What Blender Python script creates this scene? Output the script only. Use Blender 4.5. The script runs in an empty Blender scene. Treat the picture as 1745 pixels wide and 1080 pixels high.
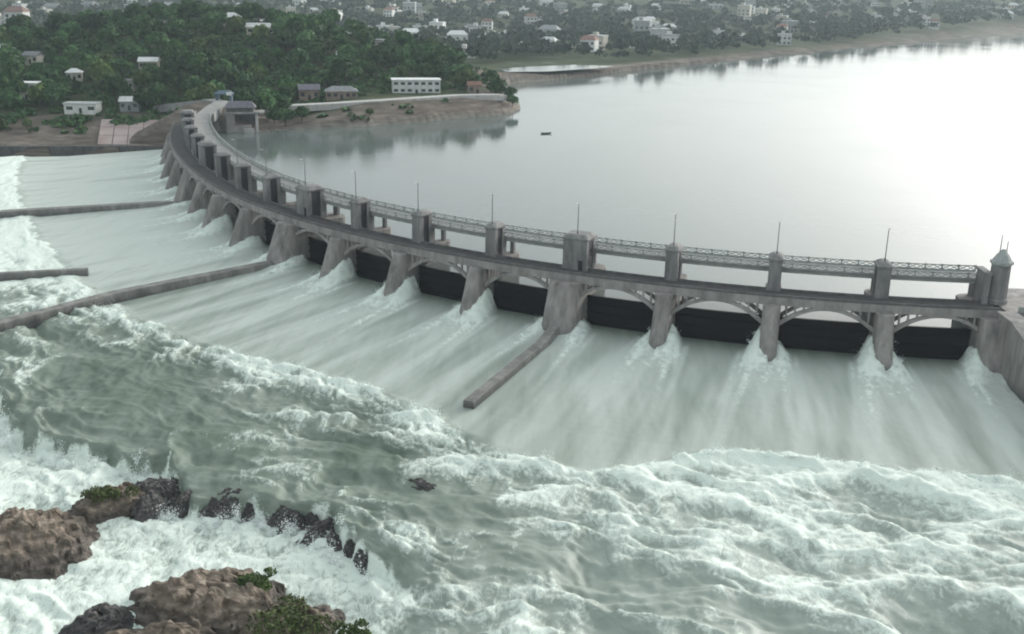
import bpy, bmesh, math, random
import numpy as np
from mathutils import Matrix, Vector

# ---------------------------------------------------------------- camera, sky, sun, exposure
scn = bpy.context.scene
COL = scn.collection
PITCH, ROLL, CAM_H = 0.31358, 0.0169, 57.365
def setup_camera():
    cd = bpy.data.cameras.new('camera'); cam = bpy.data.objects.new('camera', cd); COL.objects.link(cam)
    cd.sensor_fit = 'HORIZONTAL'; cd.sensor_width = 36.0; cd.lens = 36.0 * 1800.0 / 1745.0
    cd.clip_start = 1.0; cd.clip_end = 20000.0
    r = Vector((1, 0, 0)); u = Vector((0, math.sin(PITCH), math.cos(PITCH))); f = Vector((0, math.cos(PITCH), -math.sin(PITCH)))
    R_ = r * math.cos(ROLL) + u * math.sin(ROLL); U_ = u * math.cos(ROLL) - r * math.sin(ROLL)
    M = Matrix(((R_.x, U_.x, -f.x, 0), (R_.y, U_.y, -f.y, 0), (R_.z, U_.z, -f.z, CAM_H), (0, 0, 0, 1)))
    cam.matrix_world = M
    scn.camera = cam
setup_camera()
SUN_AZ, SUN_EL = math.radians(48), math.radians(18)      # azimuth clockwise from the view direction (+Y)
def setup_world():
    w = bpy.data.worlds.new('World'); scn.world = w; w.use_nodes = True
    nt = w.node_tree; nt.nodes.clear()
    out = nt.nodes.new('ShaderNodeOutputWorld'); bg = nt.nodes.new('ShaderNodeBackground')
    sky = nt.nodes.new('ShaderNodeTexSky'); sky.sky_type = 'NISHITA'; sky.sun_disc = False
    sky.sun_elevation = SUN_EL; sky.sun_rotation = SUN_AZ
    sky.air_density = 1.0; sky.dust_density = 7.0; sky.ozone_density = 1.0
    hsv = nt.nodes.new('ShaderNodeHueSaturation'); hsv.inputs['Saturation'].default_value = 0.22
    mix = nt.nodes.new('ShaderNodeMixRGB'); mix.inputs['Fac'].default_value = 0.40   # the even grey of the cloud layer
    mix.inputs['Color2'].default_value = (4.9, 5.6, 5.6, 1)
    nt.links.new(sky.outputs[0], hsv.inputs['Color']); nt.links.new(hsv.outputs[0], mix.inputs['Color1'])
    nt.links.new(mix.outputs[0], bg.inputs['Color']); bg.inputs['Strength'].default_value = 0.12
    nt.links.new(bg.outputs[0], out.inputs['Surface'])
setup_world()
def setup_sun():
    sd = bpy.data.lights.new('sun', 'SUN'); so = bpy.data.objects.new('sun', sd); COL.objects.link(so)
    sd.energy = 0.8; sd.angle = math.radians(20); sd.color = (1.0, 0.96, 0.9)
    d = Vector((math.sin(SUN_AZ) * math.cos(SUN_EL), math.cos(SUN_AZ) * math.cos(SUN_EL), math.sin(SUN_EL)))
    so.rotation_euler = d.to_track_quat('Z', 'Y').to_euler(); so.location = (60, 100, 120)
setup_sun()
vs = scn.view_settings
vs.view_transform = 'Standard'; vs.look = 'None'; vs.gamma = 1.0; vs.exposure = 1.06; vs.use_curve_mapping = False
scn.cycles.max_bounces = 6; scn.cycles.diffuse_bounces = 3; scn.cycles.glossy_bounces = 3; scn.cycles.transmission_bounces = 3
scn.cycles.volume_bounces = 0; scn.cycles.caustics_reflective = False; scn.cycles.caustics_refractive = False
scn.cycles.use_denoising = True; scn.cycles.filter_width = 2.0
# ==== NUMPY LAYOUT
# ---------------------------------------------------------------- the arc of the barrage: pier number i, metres downstream dr
CX, CY, RAD, T0, DT = 103.25, 403.18, 213.82, -1.63346, 0.0935361
Z_RES = -5.2
I0, KC = 10.5, 0.5                                        # past pier 10.5 the arc opens out
A0 = T0 - DT * I0
RAD2 = RAD / KC
C2X, C2Y = CX + math.cos(A0) * (RAD - RAD2), CY + math.sin(A0) * (RAD - RAD2)
def ang(i):
    i = np.asarray(i, float); return np.where(i <= I0, T0 - DT * i, A0 - DT * KC * (i - I0))
def P(i, dr, z=0.0):
    i = np.asarray(i, float); a = ang(i); far = i > I0
    r = np.where(far, RAD2, RAD) + dr
    return np.stack([np.where(far, C2X, CX) + r * np.cos(a), np.where(far, C2Y, CY) + r * np.sin(a), np.zeros_like(r) + z], -1)
def _h(ix, iy, seed):
    n = (ix.astype(np.int64) * 374761393 + iy.astype(np.int64) * 668265263 + seed * 974634777) & 0x7fffffff
    n = ((n ^ (n >> 13)) * 1274126177) & 0x7fffffff
    return ((n ^ (n >> 16)) & 0xffffff) / float(0xffffff)
def noise(x, y, seed=0):                                  # gradient noise, about -1..1
    x = np.asarray(x, float); y = np.asarray(y, float)
    x0 = np.floor(x); y0 = np.floor(y); fx = x - x0; fy = y - y0
    ix = x0.astype(np.int64); iy = y0.astype(np.int64)
    sx = fx * fx * fx * (fx * (fx * 6 - 15) + 10); sy = fy * fy * fy * (fy * (fy * 6 - 15) + 10)
    def g(dx, dy):
        a = _h(ix + dx, iy + dy, seed) * 2 * np.pi
        return np.cos(a) * (fx - dx) + np.sin(a) * (fy - dy)
    a = g(0, 0) * (1 - sx) + g(1, 0) * sx
    b = g(0, 1) * (1 - sx) + g(1, 1) * sx
    return (a * (1 - sy) + b * sy) * 1.5
def fbm(x, y, seed=0, octv=4, gain=0.5, lac=2.03):
    s = 0; a = 1.0; t = 0
    for k in range(octv):
        s = s + a * noise(x, y, seed + k * 17); t += a; a *= gain; x = x * lac + 3.7; y = y * lac - 1.3
    return s / t
def ridged(x, y, seed=0, octv=4, gain=0.55):
    s = 0; a = 1.0; t = 0
    for k in range(octv):
        s = s + a * (1 - np.abs(noise(x, y, seed + k * 13)) * 1.6); t += a; a *= gain; x = x * 2.1 + 1.7; y = y * 2.1 - 5.1
    return s / t
def smooth(a, b, x):
    t = np.clip((x - a) / (b - a), 0, 1); return t * t * (3 - 2 * t)
def sdf(poly, x, y):                                      # signed distance to a polygon, negative inside
    x = np.asarray(x, float); y = np.asarray(y, float)
    d = np.full(x.shape, 1e18); ins = np.zeros(x.shape, bool)
    n = len(poly)
    for k in range(n):
        ax, ay = poly[k]; bx, by = poly[(k + 1) % n]
        ex, ey = bx - ax, by - ay; L = ex * ex + ey * ey + 1e-12
        t = np.clip(((x - ax) * ex + (y - ay) * ey) / L, 0, 1)
        d = np.minimum(d, (x - ax - t * ex) ** 2 + (y - ay - t * ey) ** 2)
        c = ((ay > y) != (by > y)) & (x < (bx - ax) * (y - ay) / (by - ay + 1e-12) + ax)
        ins ^= c
    d = np.sqrt(d); return np.where(ins, -d, d)
ARC_I = np.linspace(-0.02, 17.0, 90)
ARC = [tuple(p[:2]) for p in P(ARC_I, 0.8)]
SHORE = [(-117, 431), (-103.2, 427), (-95.4, 433.3), (-86.6, 437.8), (-68.4, 445.2), (-59.4, 451.7), (-45.3, 460.9), (-30.9, 474.3), (-13.0, 488.8), (0.5, 503.5), (5.6, 524.8), (2.8, 557.3), (-4.2, 590.2), (-9.2, 620.9), (0.3, 646.6), (45.7, 696.6), (91.2, 762.9), (205.3, 904.8), (366.6, 1099.3), (676.4, 1460.9), (979.6, 1799.0)]
HILLS = [(-160, 650, 90, 85, 25), (-300, 650, 120, 85, 14), (-85, 605, 46, 62, 8.5), (-225, 575, 60, 45, 4.5)]
RES_POLY = ARC + SHORE + [(2600, 1900), (2600, 420), (500, 260), (130, 215), (104, 205)]
RIV_POLY = ARC + [(-133.0, 424.0), (-150, 426), (-205, 420), (-300, 405), (-420, 380), (-420, -60), (118, -60), (112, 60), (104, 140), (94.5, 172), (90.3, 189)]
def ground_z(x, y):
    dr_, dv = sdf(RES_POLY, x, y), sdf(RIV_POLY, x, y)
    n = fbm(x / 60.0, y / 60.0, 5, 4)
    base = 2.6 + 1.2 * n - 5.0 * smooth(590, 690, y)
    hill = 0
    for (hx, hy, sx, sy, am) in HILLS:
        hill = hill + am * np.exp(-((x - hx) / sx) ** 2 - ((y - hy) / sy) ** 2)
    far = np.clip((y - 1050) / 1400.0, 0, 1.6) ** 1.3 * 46 + smooth(900, 1500, y) * 8 * fbm(x / 300.0, y / 300.0, 9, 3)
    L = base + hill + far
    L = np.minimum(L, Z_RES + 0.25 + (0.42 + 0.4 * smooth(580, 700, y)) * np.maximum(dr_, 0))
    bank = np.where(x < 0, -11.6 + 0.17 * np.maximum(dv, 0), -0.9 + 0 * x)
    L = np.minimum(L, bank) if np.ndim(L) == 0 else np.where(dv < 90, np.minimum(L, bank), L)
    L = np.maximum(L, 3.3 - 0.55 * np.maximum(0, np.hypot(x + 126, y - 449) - 12))
    z = np.where(dr_ < 0, -14.0, L)
    z = np.where(dv < 0, -21.0, z)
    z = np.where((dr_ >= 0) & (dr_ < 3), np.minimum(z, -14 + (Z_RES + 0.6 + 14) * dr_ / 3.0 + 0.0), z)
    return z

# ---------------------------------------------------------------- helpers
random.seed(7)
RNG = np.random.default_rng(11)
WM = {}                                                   # world matrices of what has been built
def tag(o, label=None, cat=None, group=None, kind=None):
    if label: o['label'] = label
    if cat: o['category'] = cat
    if group: o['group'] = group
    if kind: o['kind'] = kind
    return o
def empty(name, M):
    o = bpy.data.objects.new(name, None); COL.objects.link(o)
    if not isinstance(M, Matrix): M = Matrix.Translation(Vector(M))
    o.matrix_world = M; o.empty_display_size = 0.5; WM[o] = M.copy()
    return o
def link(name, me, parent=None, M=None):
    o = bpy.data.objects.new(name, me); COL.objects.link(o)
    M = M if M is not None else Matrix.Identity(4)
    if parent is not None:
        o.parent = parent; o.matrix_parent_inverse = WM[parent].inverted()
    o.matrix_basis = M; WM[o] = M.copy()
    return o
class MB:
    def __init__(s): s.v = []; s.f = []; s.m = []
    def add(s, vs_, fs, mi=0):
        b = len(s.v); s.v += [tuple(map(float, q)) for q in vs_]; s.f += [tuple(b + k for k in f) for f in fs]; s.m += [mi] * len(fs)
    def box(s, x0, x1, y0, y1, z0, z1, mi=0):
        s.add([(x0, y0, z0), (x1, y0, z0), (x1, y1, z0), (x0, y1, z0), (x0, y0, z1), (x1, y0, z1), (x1, y1, z1), (x0, y1, z1)],
              [(0, 3, 2, 1), (4, 5, 6, 7), (0, 1, 5, 4), (1, 2, 6, 5), (2, 3, 7, 6), (3, 0, 4, 7)], mi)
    def bar(s, a, b, w, mi=0):
        a = Vector(a); b = Vector(b); d = (b - a).normalized()
        u = d.cross(Vector((0, 1, 0)) if abs(d.y) < .9 else Vector((1, 0, 0))).normalized(); v = d.cross(u)
        vs_ = [p + (u * sx + v * sy) * w / 2 for p in (a, b) for sx, sy in ((-1, -1), (1, -1), (1, 1), (-1, 1))]
        s.add(vs_, [(3, 2, 1, 0), (4, 5, 6, 7), (0, 1, 5, 4), (1, 2, 6, 5), (2, 3, 7, 6), (3, 0, 4, 7)], mi)
    def loft(s, rings, mi=0, caps=True):                  # rings of equal length, bottom to top, counter-clockwise
        n = len(rings[0]); b = len(s.v)
        for r in rings: s.v += [tuple(map(float, q)) for q in r]
        for k in range(len(rings) - 1):
            for j in range(n):
                a0 = b + k * n + j; a1 = b + k * n + (j + 1) % n
                s.f.append((a0, a1, a1 + n, a0 + n)); s.m.append(mi)
        if caps:
            s.f.append(tuple(b + j for j in range(n))[::-1]); s.m.append(mi)
            s.f.append(tuple(b + (len(rings) - 1) * n + j for j in range(n))); s.m.append(mi)
    def mesh(s, name, *mats, smooth_=False):
        me = bpy.data.meshes.new(name); me.from_pydata(s.v, [], s.f)
        for m in mats: me.materials.append(m)
        if any(s.m): me.polygons.foreach_set('material_index', s.m)
        if smooth_: me.polygons.foreach_set('use_smooth', [True] * len(s.f))
        me.validate(); me.update(); return me
def ring_box(x0, x1, y0, y1, z): return [(x0, y0, z), (x1, y0, z), (x1, y1, z), (x0, y1, z)]
def ngon(cx, cy, r, z, n=8, ph=math.pi / 8, sy=1.0): return [(cx + r * math.cos(ph + 2 * math.pi * k / n), cy + sy * r * math.sin(ph + 2 * math.pi * k / n), z) for k in range(n)]
def place(i, dr=0.0, z=0.0):
    p = P(i, dr, z); return Matrix.Translation(Vector(p.tolist())) @ Matrix.Rotation(float(ang(i)) - math.pi / 2, 4, 'Z')

# ---------------------------------------------------------------- materials
def new_mat(name):
    m = bpy.data.materials.new(name); m.use_nodes = True; nt = m.node_tree
    return m, nt, nt.nodes['Principled BSDF'], nt.nodes['Material Output']
def nd(nt, t, **kw):
    n = nt.nodes.new(t)
    for k, v in kw.items():
        if k in n.inputs: n.inputs[k].default_value = v
        else: setattr(n, k, v)
    return n
def ramp(nt, src, stops):
    r = nt.nodes.new('ShaderNodeValToRGB'); e = r.color_ramp.elements
    while len(e) < len(stops): e.new(0.5)
    for el, (p, c) in zip(e, stops):
        el.position = p; el.color = (*c, 1) if len(c) == 3 else c
    nt.links.new(src, r.inputs['Fac']); return r.outputs['Color']
def mottled(name, c1, c2, scale=0.5, rough=0.85, stretch=(1, 1, 1), bump=0.3, c3=None, coords='Object', detail=8, spec=0.3, bdist=0.1, rnd=0.0):
    m, nt, bs, out = new_mat(name)
    tc = nd(nt, 'ShaderNodeTexCoord'); mp = nd(nt, 'ShaderNodeMapping'); mp.inputs['Scale'].default_value = stretch
    if coords == 'World':
        g = nd(nt, 'ShaderNodeNewGeometry'); nt.links.new(g.outputs['Position'], mp.inputs['Vector'])
    else: nt.links.new(tc.outputs[coords], mp.inputs['Vector'])
    n1 = nd(nt, 'ShaderNodeTexNoise', Scale=scale, Detail=detail, Roughness=0.65)
    nt.links.new(mp.outputs[0], n1.inputs['Vector'])
    col = ramp(nt, n1.outputs['Fac'], [(0.3, c1), (0.52, c3 or tuple((a + b) / 2 for a, b in zip(c1, c2))), (0.7, c2)])
    if rnd:
        oi = nd(nt, 'ShaderNodeObjectInfo'); mr = nd(nt, 'ShaderNodeMapRange'); mr.inputs['To Min'].default_value = 1 - rnd; mr.inputs['To Max'].default_value = 1 + rnd
        nt.links.new(oi.outputs['Random'], mr.inputs['Value'])
        vm = nd(nt, 'ShaderNodeVectorMath', operation='SCALE'); nt.links.new(col, vm.inputs[0]); nt.links.new(mr.outputs[0], vm.inputs['Scale']); col = vm.outputs[0]
    nt.links.new(col, bs.inputs['Base Color']); bs.inputs['Roughness'].default_value = rough
    bs.inputs['Specular IOR Level'].default_value = spec
    if bump:
        n2 = nd(nt, 'ShaderNodeTexNoise', Scale=scale * 4, Detail=8, Roughness=0.7); nt.links.new(mp.outputs[0], n2.inputs['Vector'])
        b = nd(nt, 'ShaderNodeBump', Strength=bump, Distance=bdist); nt.links.new(n2.outputs['Fac'], b.inputs['Height']); nt.links.new(b.outputs[0], bs.inputs['Normal'])
    return m
M = {}
M['concrete'] = mottled('concrete', (0.15, 0.145, 0.14), (0.36, 0.345, 0.335), 0.45, 0.9, (1, 1, 0.35), 0.35, (0.265, 0.252, 0.245), 'World')
M['pier'] = mottled('pier_concrete', (0.12, 0.114, 0.110), (0.35, 0.332, 0.32), 0.5, 0.9, (1, 1, 0.22), 0.35, (0.245, 0.23, 0.222), 'World')
M['tower'] = mottled('tower_concrete', (0.12, 0.12, 0.12), (0.29, 0.285, 0.28), 0.6, 0.9, (1, 1, 0.3), 0.3, (0.205, 0.20, 0.20), 'World')
M['dark_conc'] = mottled('dark_parapet', (0.07, 0.07, 0.071), (0.16, 0.157, 0.156), 0.6, 0.9, (1, 1, 0.5), 0.3, None, 'World')
M['pale_concrete'] = mottled('pale_concrete', (0.34, 0.33, 0.32), (0.52, 0.51, 0.50), 0.6, 0.9, (1, 1, 0.4), 0.3, None, 'World')
M['deck'] = mottled('deck_asphalt', (0.055, 0.055, 0.057), (0.11, 0.107, 0.106), 0.5, 0.95, (1, 1, 1), 0.2, None, 'World', spec=0.1)
M['road'] = mottled('bridge_road', (0.22, 0.22, 0.215), (0.34, 0.335, 0.33), 0.3, 0.95, (1, 1, 1), 0.2, None, 'World', spec=0.1)
M['wall'] = mottled('training_wall', (0.13, 0.126, 0.12), (0.33, 0.32, 0.305), 0.35, 0.85, (1, 1, 0.5), 0.4, (0.22, 0.213, 0.203), 'World')
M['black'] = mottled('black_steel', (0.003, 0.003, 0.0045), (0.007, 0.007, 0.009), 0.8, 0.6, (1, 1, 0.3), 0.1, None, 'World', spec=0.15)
M['dark_steel'] = mottled('dark_steel', (0.02, 0.02, 0.024), (0.045, 0.044, 0.05), 0.8, 0.6, (1, 1, 0.3), 0.1, None, 'World', spec=0.3)
M['post'] = mottled('grey_post', (0.10, 0.105, 0.11), (0.18, 0.185, 0.19), 1.0, 0.5, (1, 1, 1), 0.05)
M['lamp'] = mottled('lamp_head', (0.45, 0.46, 0.46), (0.6, 0.6, 0.6), 1.0, 0.4, (1, 1, 1), 0.0)
M['rail'] = mottled('rail_concrete', (0.26, 0.275, 0.27), (0.44, 0.455, 0.445), 0.7, 0.9, (1, 1, 0.5), 0.3, None, 'World')
M['rock'] = mottled('rock', (0.075, 0.06, 0.048), (0.40, 0.335, 0.275), 0.6, 0.85, (1, 1, 1.6), 0.6, (0.20, 0.16, 0.125), 'World', bdist=0.4, spec=0.4)
M['wet_rock'] = mottled('wet_rock', (0.02, 0.02, 0.021), (0.12, 0.105, 0.10), 0.6, 0.35, (1, 1, 1.5), 0.9, (0.055, 0.05, 0.05), 'World', bdist=0.3, spec=0.6)
M['leaf'] = mottled('leaf', (0.015, 0.042, 0.017), (0.115, 0.195, 0.062), 0.30, 0.75, (1, 1, 1), 0.0, (0.046, 0.103, 0.036), 'Object', spec=0.2, rnd=0.5)
M['leaf_light'] = mottled('light_leaf', (0.035, 0.065, 0.018), (0.115, 0.165, 0.055), 0.35, 0.75, (1, 1, 1), 0.0, None, 'Object', spec=0.2, rnd=0.4)
M['leaf_far'] = mottled('far_leaf', (0.018, 0.034, 0.024), (0.07, 0.10, 0.06), 0.03, 0.8, (1, 1, 1), 0.0, None, 'World', spec=0.2)  # greyer than the near leaves: some distance haze is put into the colour
M['grass'] = mottled('grass_blade', (0.035, 0.055, 0.018), (0.11, 0.135, 0.05), 0.8, 0.8, (1, 1, 1), 0.0, None, 'World', spec=0.2)
M['bark'] = mottled('bark', (0.03, 0.022, 0.016), (0.08, 0.06, 0.045), 2.0, 0.9, (1, 1, 0.3), 0.4)
M['white_wall'] = mottled('white_wall', (0.52, 0.53, 0.52), (0.72, 0.72, 0.70), 0.5, 0.8, (1, 1, 0.4), 0.1, None, 'World', rnd=0.12)
M['cream_wall'] = mottled('cream_wall', (0.38, 0.36, 0.31), (0.58, 0.55, 0.48), 0.5, 0.8, (1, 1, 0.4), 0.1, None, 'World', rnd=0.2)
M['grey_wall'] = mottled('grey_wall', (0.24, 0.25, 0.26), (0.42, 0.43, 0.44), 0.5, 0.8, (1, 1, 0.4), 0.1, None, 'World', rnd=0.2)
M['brown_wall'] = mottled('brown_wall', (0.16, 0.12, 0.10), (0.30, 0.24, 0.20), 0.5, 0.8, (1, 1, 0.4), 0.1, None, 'World')
M['roof_grey'] = mottled('grey_roof', (0.16, 0.165, 0.18), (0.30, 0.30, 0.31), 0.8, 0.7, (1, 1, 1), 0.2, None, 'World', rnd=0.25)
M['roof_pale'] = mottled('pale_roof', (0.45, 0.46, 0.47), (0.66, 0.67, 0.67), 0.8, 0.7, (1, 1, 1), 0.2, None, 'World', rnd=0.2)
M['roof_purple'] = mottled('slate_roof', (0.09, 0.085, 0.11), (0.18, 0.17, 0.20), 0.8, 0.7, (1, 1, 1), 0.2, None, 'World')
M['roof_red'] = mottled('red_roof', (0.16, 0.09, 0.075), (0.26, 0.15, 0.12), 0.8, 0.8, (1, 1, 1), 0.2, None, 'World', rnd=0.2)
M['glass'] = mottled('window_glass', (0.02, 0.025, 0.03), (0.04, 0.045, 0.05), 0.8, 0.15, (1, 1, 1), 0.0, spec=0.5)
M['blue'] = mottled('blue_paint', (0.07, 0.11, 0.15), (0.12, 0.17, 0.22), 0.8, 0.5, (1, 1, 1), 0.1)
M['pink'] = mottled('pink_revetment', (0.27, 0.20, 0.185), (0.42, 0.34, 0.32), 0.12, 0.9, (1, 1, 1), 0.3, (0.34, 0.28, 0.27), 'World')
M['boat'] = mottled('boat_paint', (0.05, 0.06, 0.06), (0.10, 0.11, 0.11), 1.0, 0.5)

def wet_band(m, z0, z1):
    nt = m.node_tree; bs = nt.nodes['Principled BSDF']; src = bs.inputs['Base Color'].links[0].from_socket
    g = nd(nt, 'ShaderNodeNewGeometry'); sp = nd(nt, 'ShaderNodeSeparateXYZ'); nt.links.new(g.outputs['Position'], sp.inputs[0])
    n = nd(nt, 'ShaderNodeTexNoise', Scale=0.5, Detail=4); nt.links.new(g.outputs['Position'], n.inputs['Vector'])
    ad = nd(nt, 'ShaderNodeMath', operation='MULTIPLY_ADD'); nt.links.new(n.outputs['Fac'], ad.inputs[0]); ad.inputs[1].default_value = 1.6; nt.links.new(sp.outputs['Z'], ad.inputs[2])
    mr = nd(nt, 'ShaderNodeMapRange'); mr.inputs['From Min'].default_value = z0 + .8; mr.inputs['From Max'].default_value = z1 + .8; nt.links.new(ad.outputs[0], mr.inputs['Value'])
    mx = nd(nt, 'ShaderNodeMixRGB', blend_type='MULTIPLY'); mx.inputs['Fac'].default_value = 1.0
    cr = ramp(nt, mr.outputs[0], [(0.0, (0.42, 0.42, 0.44)), (1.0, (1, 1, 1))]); nt.links.new(src, mx.inputs['Color1']); nt.links.new(cr, mx.inputs['Color2']); nt.links.new(mx.outputs[0], bs.inputs['Base Color'])
    rr = nd(nt, 'ShaderNodeMapRange'); rr.inputs['To Min'].default_value = 0.3; rr.inputs['To Max'].default_value = 0.85; nt.links.new(mr.outputs[0], rr.inputs['Value']); nt.links.new(rr.outputs[0], bs.inputs['Roughness'])
wet_band(M['rock'], -17.0, -15.4)
wet_band(M['pier'], -11.2, -9.6)
wet_band(M['wall'], -13.4, -11.6)
def ground_material():
    m, nt, bs, out = new_mat('ground')
    g = nd(nt, 'ShaderNodeNewGeometry'); a = nd(nt, 'ShaderNodeAttribute', attribute_name='earth')
    n1 = nd(nt, 'ShaderNodeTexNoise', Scale=0.035, Detail=10, Roughness=0.7); nt.links.new(g.outputs['Position'], n1.inputs['Vector'])
    mp = nd(nt, 'ShaderNodeMapping'); mp.inputs['Scale'].default_value = (0.25, 0.25, 2.2); nt.links.new(g.outputs['Position'], mp.inputs['Vector'])
    n2 = nd(nt, 'ShaderNodeTexNoise', Scale=0.35, Detail=8, Roughness=0.7); nt.links.new(mp.outputs[0], n2.inputs['Vector'])
    green = ramp(nt, n1.outputs['Fac'], [(0.3, (0.02, 0.034, 0.016)), (0.5, (0.045, 0.06, 0.028)), (0.7, (0.10, 0.10, 0.06))])
    brown = ramp(nt, n2.outputs['Fac'], [(0.3, (0.055, 0.048, 0.04)), (0.5, (0.12, 0.10, 0.085)), (0.68, (0.22, 0.19, 0.165))])
    pale = ramp(nt, n2.outputs['Fac'], [(0.3, (0.20, 0.19, 0.17)), (0.7, (0.36, 0.34, 0.31))])
    sp = nd(nt, 'ShaderNodeSeparateColor'); nt.links.new(a.outputs['Color'], sp.inputs[0])
    m1 = nd(nt, 'ShaderNodeMixRGB'); m2 = nd(nt, 'ShaderNodeMixRGB')
    nt.links.new(sp.outputs[0], m1.inputs['Fac']); nt.links.new(green, m1.inputs['Color1']); nt.links.new(brown, m1.inputs['Color2'])
    nt.links.new(sp.outputs[1], m2.inputs['Fac']); nt.links.new(m1.outputs[0], m2.inputs['Color1']); nt.links.new(pale, m2.inputs['Color2'])
    nt.links.new(m2.outputs[0], bs.inputs['Base Color']); bs.inputs['Roughness'].default_value = 0.95; bs.inputs['Specular IOR Level'].default_value = 0.1
    b = nd(nt, 'ShaderNodeBump', Strength=0.6, Distance=0.6); nt.links.new(n2.outputs['Fac'], b.inputs['Height']); nt.links.new(b.outputs[0], bs.inputs['Normal'])
    return m
M['ground'] = ground_material()
def lake_material():
    m, nt, bs, out = new_mat('still_water')
    bs.inputs['Base Color'].default_value = (0.115, 0.138, 0.132, 1); bs.inputs['Roughness'].default_value = 0.07; bs.inputs['IOR'].default_value = 1.33
    bs.inputs['Specular IOR Level'].default_value = 0.5
    g = nd(nt, 'ShaderNodeNewGeometry')
    n0 = nd(nt, 'ShaderNodeTexNoise', Scale=0.012, Detail=5, Roughness=0.6, Distortion=1.0); nt.links.new(g.outputs['Position'], n0.inputs['Vector'])
    r0 = nd(nt, 'ShaderNodeMapRange'); r0.inputs['From Min'].default_value = .35; r0.inputs['From Max'].default_value = .65; r0.inputs['To Min'].default_value = .04; r0.inputs['To Max'].default_value = .12; nt.links.new(n0.outputs['Fac'], r0.inputs['Value']); nt.links.new(r0.outputs[0], bs.inputs['Roughness'])
    n1 = nd(nt, 'ShaderNodeTexNoise', Scale=0.35, Detail=5, Roughness=0.6); nt.links.new(g.outputs['Position'], n1.inputs['Vector'])
    b = nd(nt, 'ShaderNodeBump', Strength=0.12, Distance=0.25); nt.links.new(n1.outputs['Fac'], b.inputs['Height']); nt.links.new(b.outputs[0], bs.inputs['Normal'])
    return m
M['lake'] = lake_material()
def river_material():
    m, nt, bs, out = new_mat('river_water')
    L = nt.links.new
    g = nd(nt, 'ShaderNodeNewGeometry')
    aer_shade = nd(nt, 'ShaderNodeAttribute', attribute_name='aer_shade'); foam = nd(nt, 'ShaderNodeAttribute', attribute_name='foam'); flow = nd(nt, 'ShaderNodeAttribute', attribute_name='flow')
    def math_(op, a, b=None, c=None, clamp=False):
        n = nd(nt, 'ShaderNodeMath', operation=op); n.use_clamp = clamp
        for k, q in enumerate((a, b, c)):
            if q is None: continue
            if isinstance(q, (int, float)): n.inputs[k].default_value = q
            else: L(q, n.inputs[k])
        return n.outputs[0]
    mp = nd(nt, 'ShaderNodeMapping'); mp.inputs['Scale'].default_value = (0.045, 0.33, 1); L(flow.outputs['Vector'], mp.inputs['Vector'])
    st = nd(nt, 'ShaderNodeTexNoise', Scale=1.0, Detail=6, Roughness=0.6, Distortion=0.4); L(mp.outputs[0], st.inputs['Vector'])          # streaks along the flow
    mp2 = nd(nt, 'ShaderNodeMapping'); mp2.inputs['Scale'].default_value = (0.42, 0.62, 1); L(flow.outputs['Vector'], mp2.inputs['Vector'])
    lace = nd(nt, 'ShaderNodeTexNoise', Scale=0.9, Detail=9, Roughness=0.68, Distortion=1.6); L(mp2.outputs[0], lace.inputs['Vector'])     # laced foam
    fine = nd(nt, 'ShaderNodeTexNoise', Scale=2.8, Detail=6, Roughness=0.7, Distortion=0.8); L(mp2.outputs[0], fine.inputs['Vector'])
    big = nd(nt, 'ShaderNodeTexNoise', Scale=0.045, Detail=4); L(g.outputs['Position'], big.inputs['Vector'])
    a1 = math_('MULTIPLY_ADD', math_('SUBTRACT', st.outputs['Fac'], 0.5), 0.6, aer_shade.outputs['Fac'], True)
    deep = nd(nt, 'ShaderNodeMixRGB'); deep.inputs['Color1'].default_value = (0.078, 0.112, 0.088, 1); deep.inputs['Color2'].default_value = (0.125, 0.165, 0.12, 1)
    L(big.outputs['Fac'], deep.inputs['Fac'])
    soft = nd(nt, 'ShaderNodeMixRGB'); L(a1, soft.inputs['Fac']); L(deep.outputs[0], soft.inputs['Color1']); soft.inputs['Color2'].default_value = (0.51, 0.555, 0.52, 1)
    ff = math_('MULTIPLY_ADD', math_('SUBTRACT', lace.outputs['Fac'], 0.5), 1.9, foam.outputs['Fac'])
    ff = math_('MULTIPLY_ADD', math_('SUBTRACT', fine.outputs['Fac'], 0.5), 0.8, ff)
    mr = nd(nt, 'ShaderNodeMapRange'); mr.interpolation_type = 'SMOOTHSTEP'
    mr.inputs['From Min'].default_value = 0.18; mr.inputs['From Max'].default_value = 0.98; L(ff, mr.inputs['Value'])
    fmix = nd(nt, 'ShaderNodeMixRGB'); L(mr.outputs[0], fmix.inputs['Fac']); L(soft.outputs[0], fmix.inputs['Color1']); fmix.inputs['Color2'].default_value = (0.755, 0.83, 0.77, 1)
    L(fmix.outputs[0], bs.inputs['Base Color'])
    rr = math_('MULTIPLY_ADD', mr.outputs[0], 0.3, 0.5); L(rr, bs.inputs['Roughness']); bs.inputs['IOR'].default_value = 1.33; bs.inputs['Specular IOR Level'].default_value = 0.35
    hh = math_('ADD', math_('MULTIPLY', lace.outputs['Fac'], 1.0), math_('MULTIPLY', fine.outputs['Fac'], 0.5))
    bstr = math_('MULTIPLY_ADD', foam.outputs['Fac'], 0.75, 0.0, True)
    b = nd(nt, 'ShaderNodeBump', Distance=0.35); L(bstr, b.inputs['Strength']); L(hh, b.inputs['Height']); L(b.outputs[0], bs.inputs['Normal'])
    return m
M['river'] = river_material()

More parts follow.
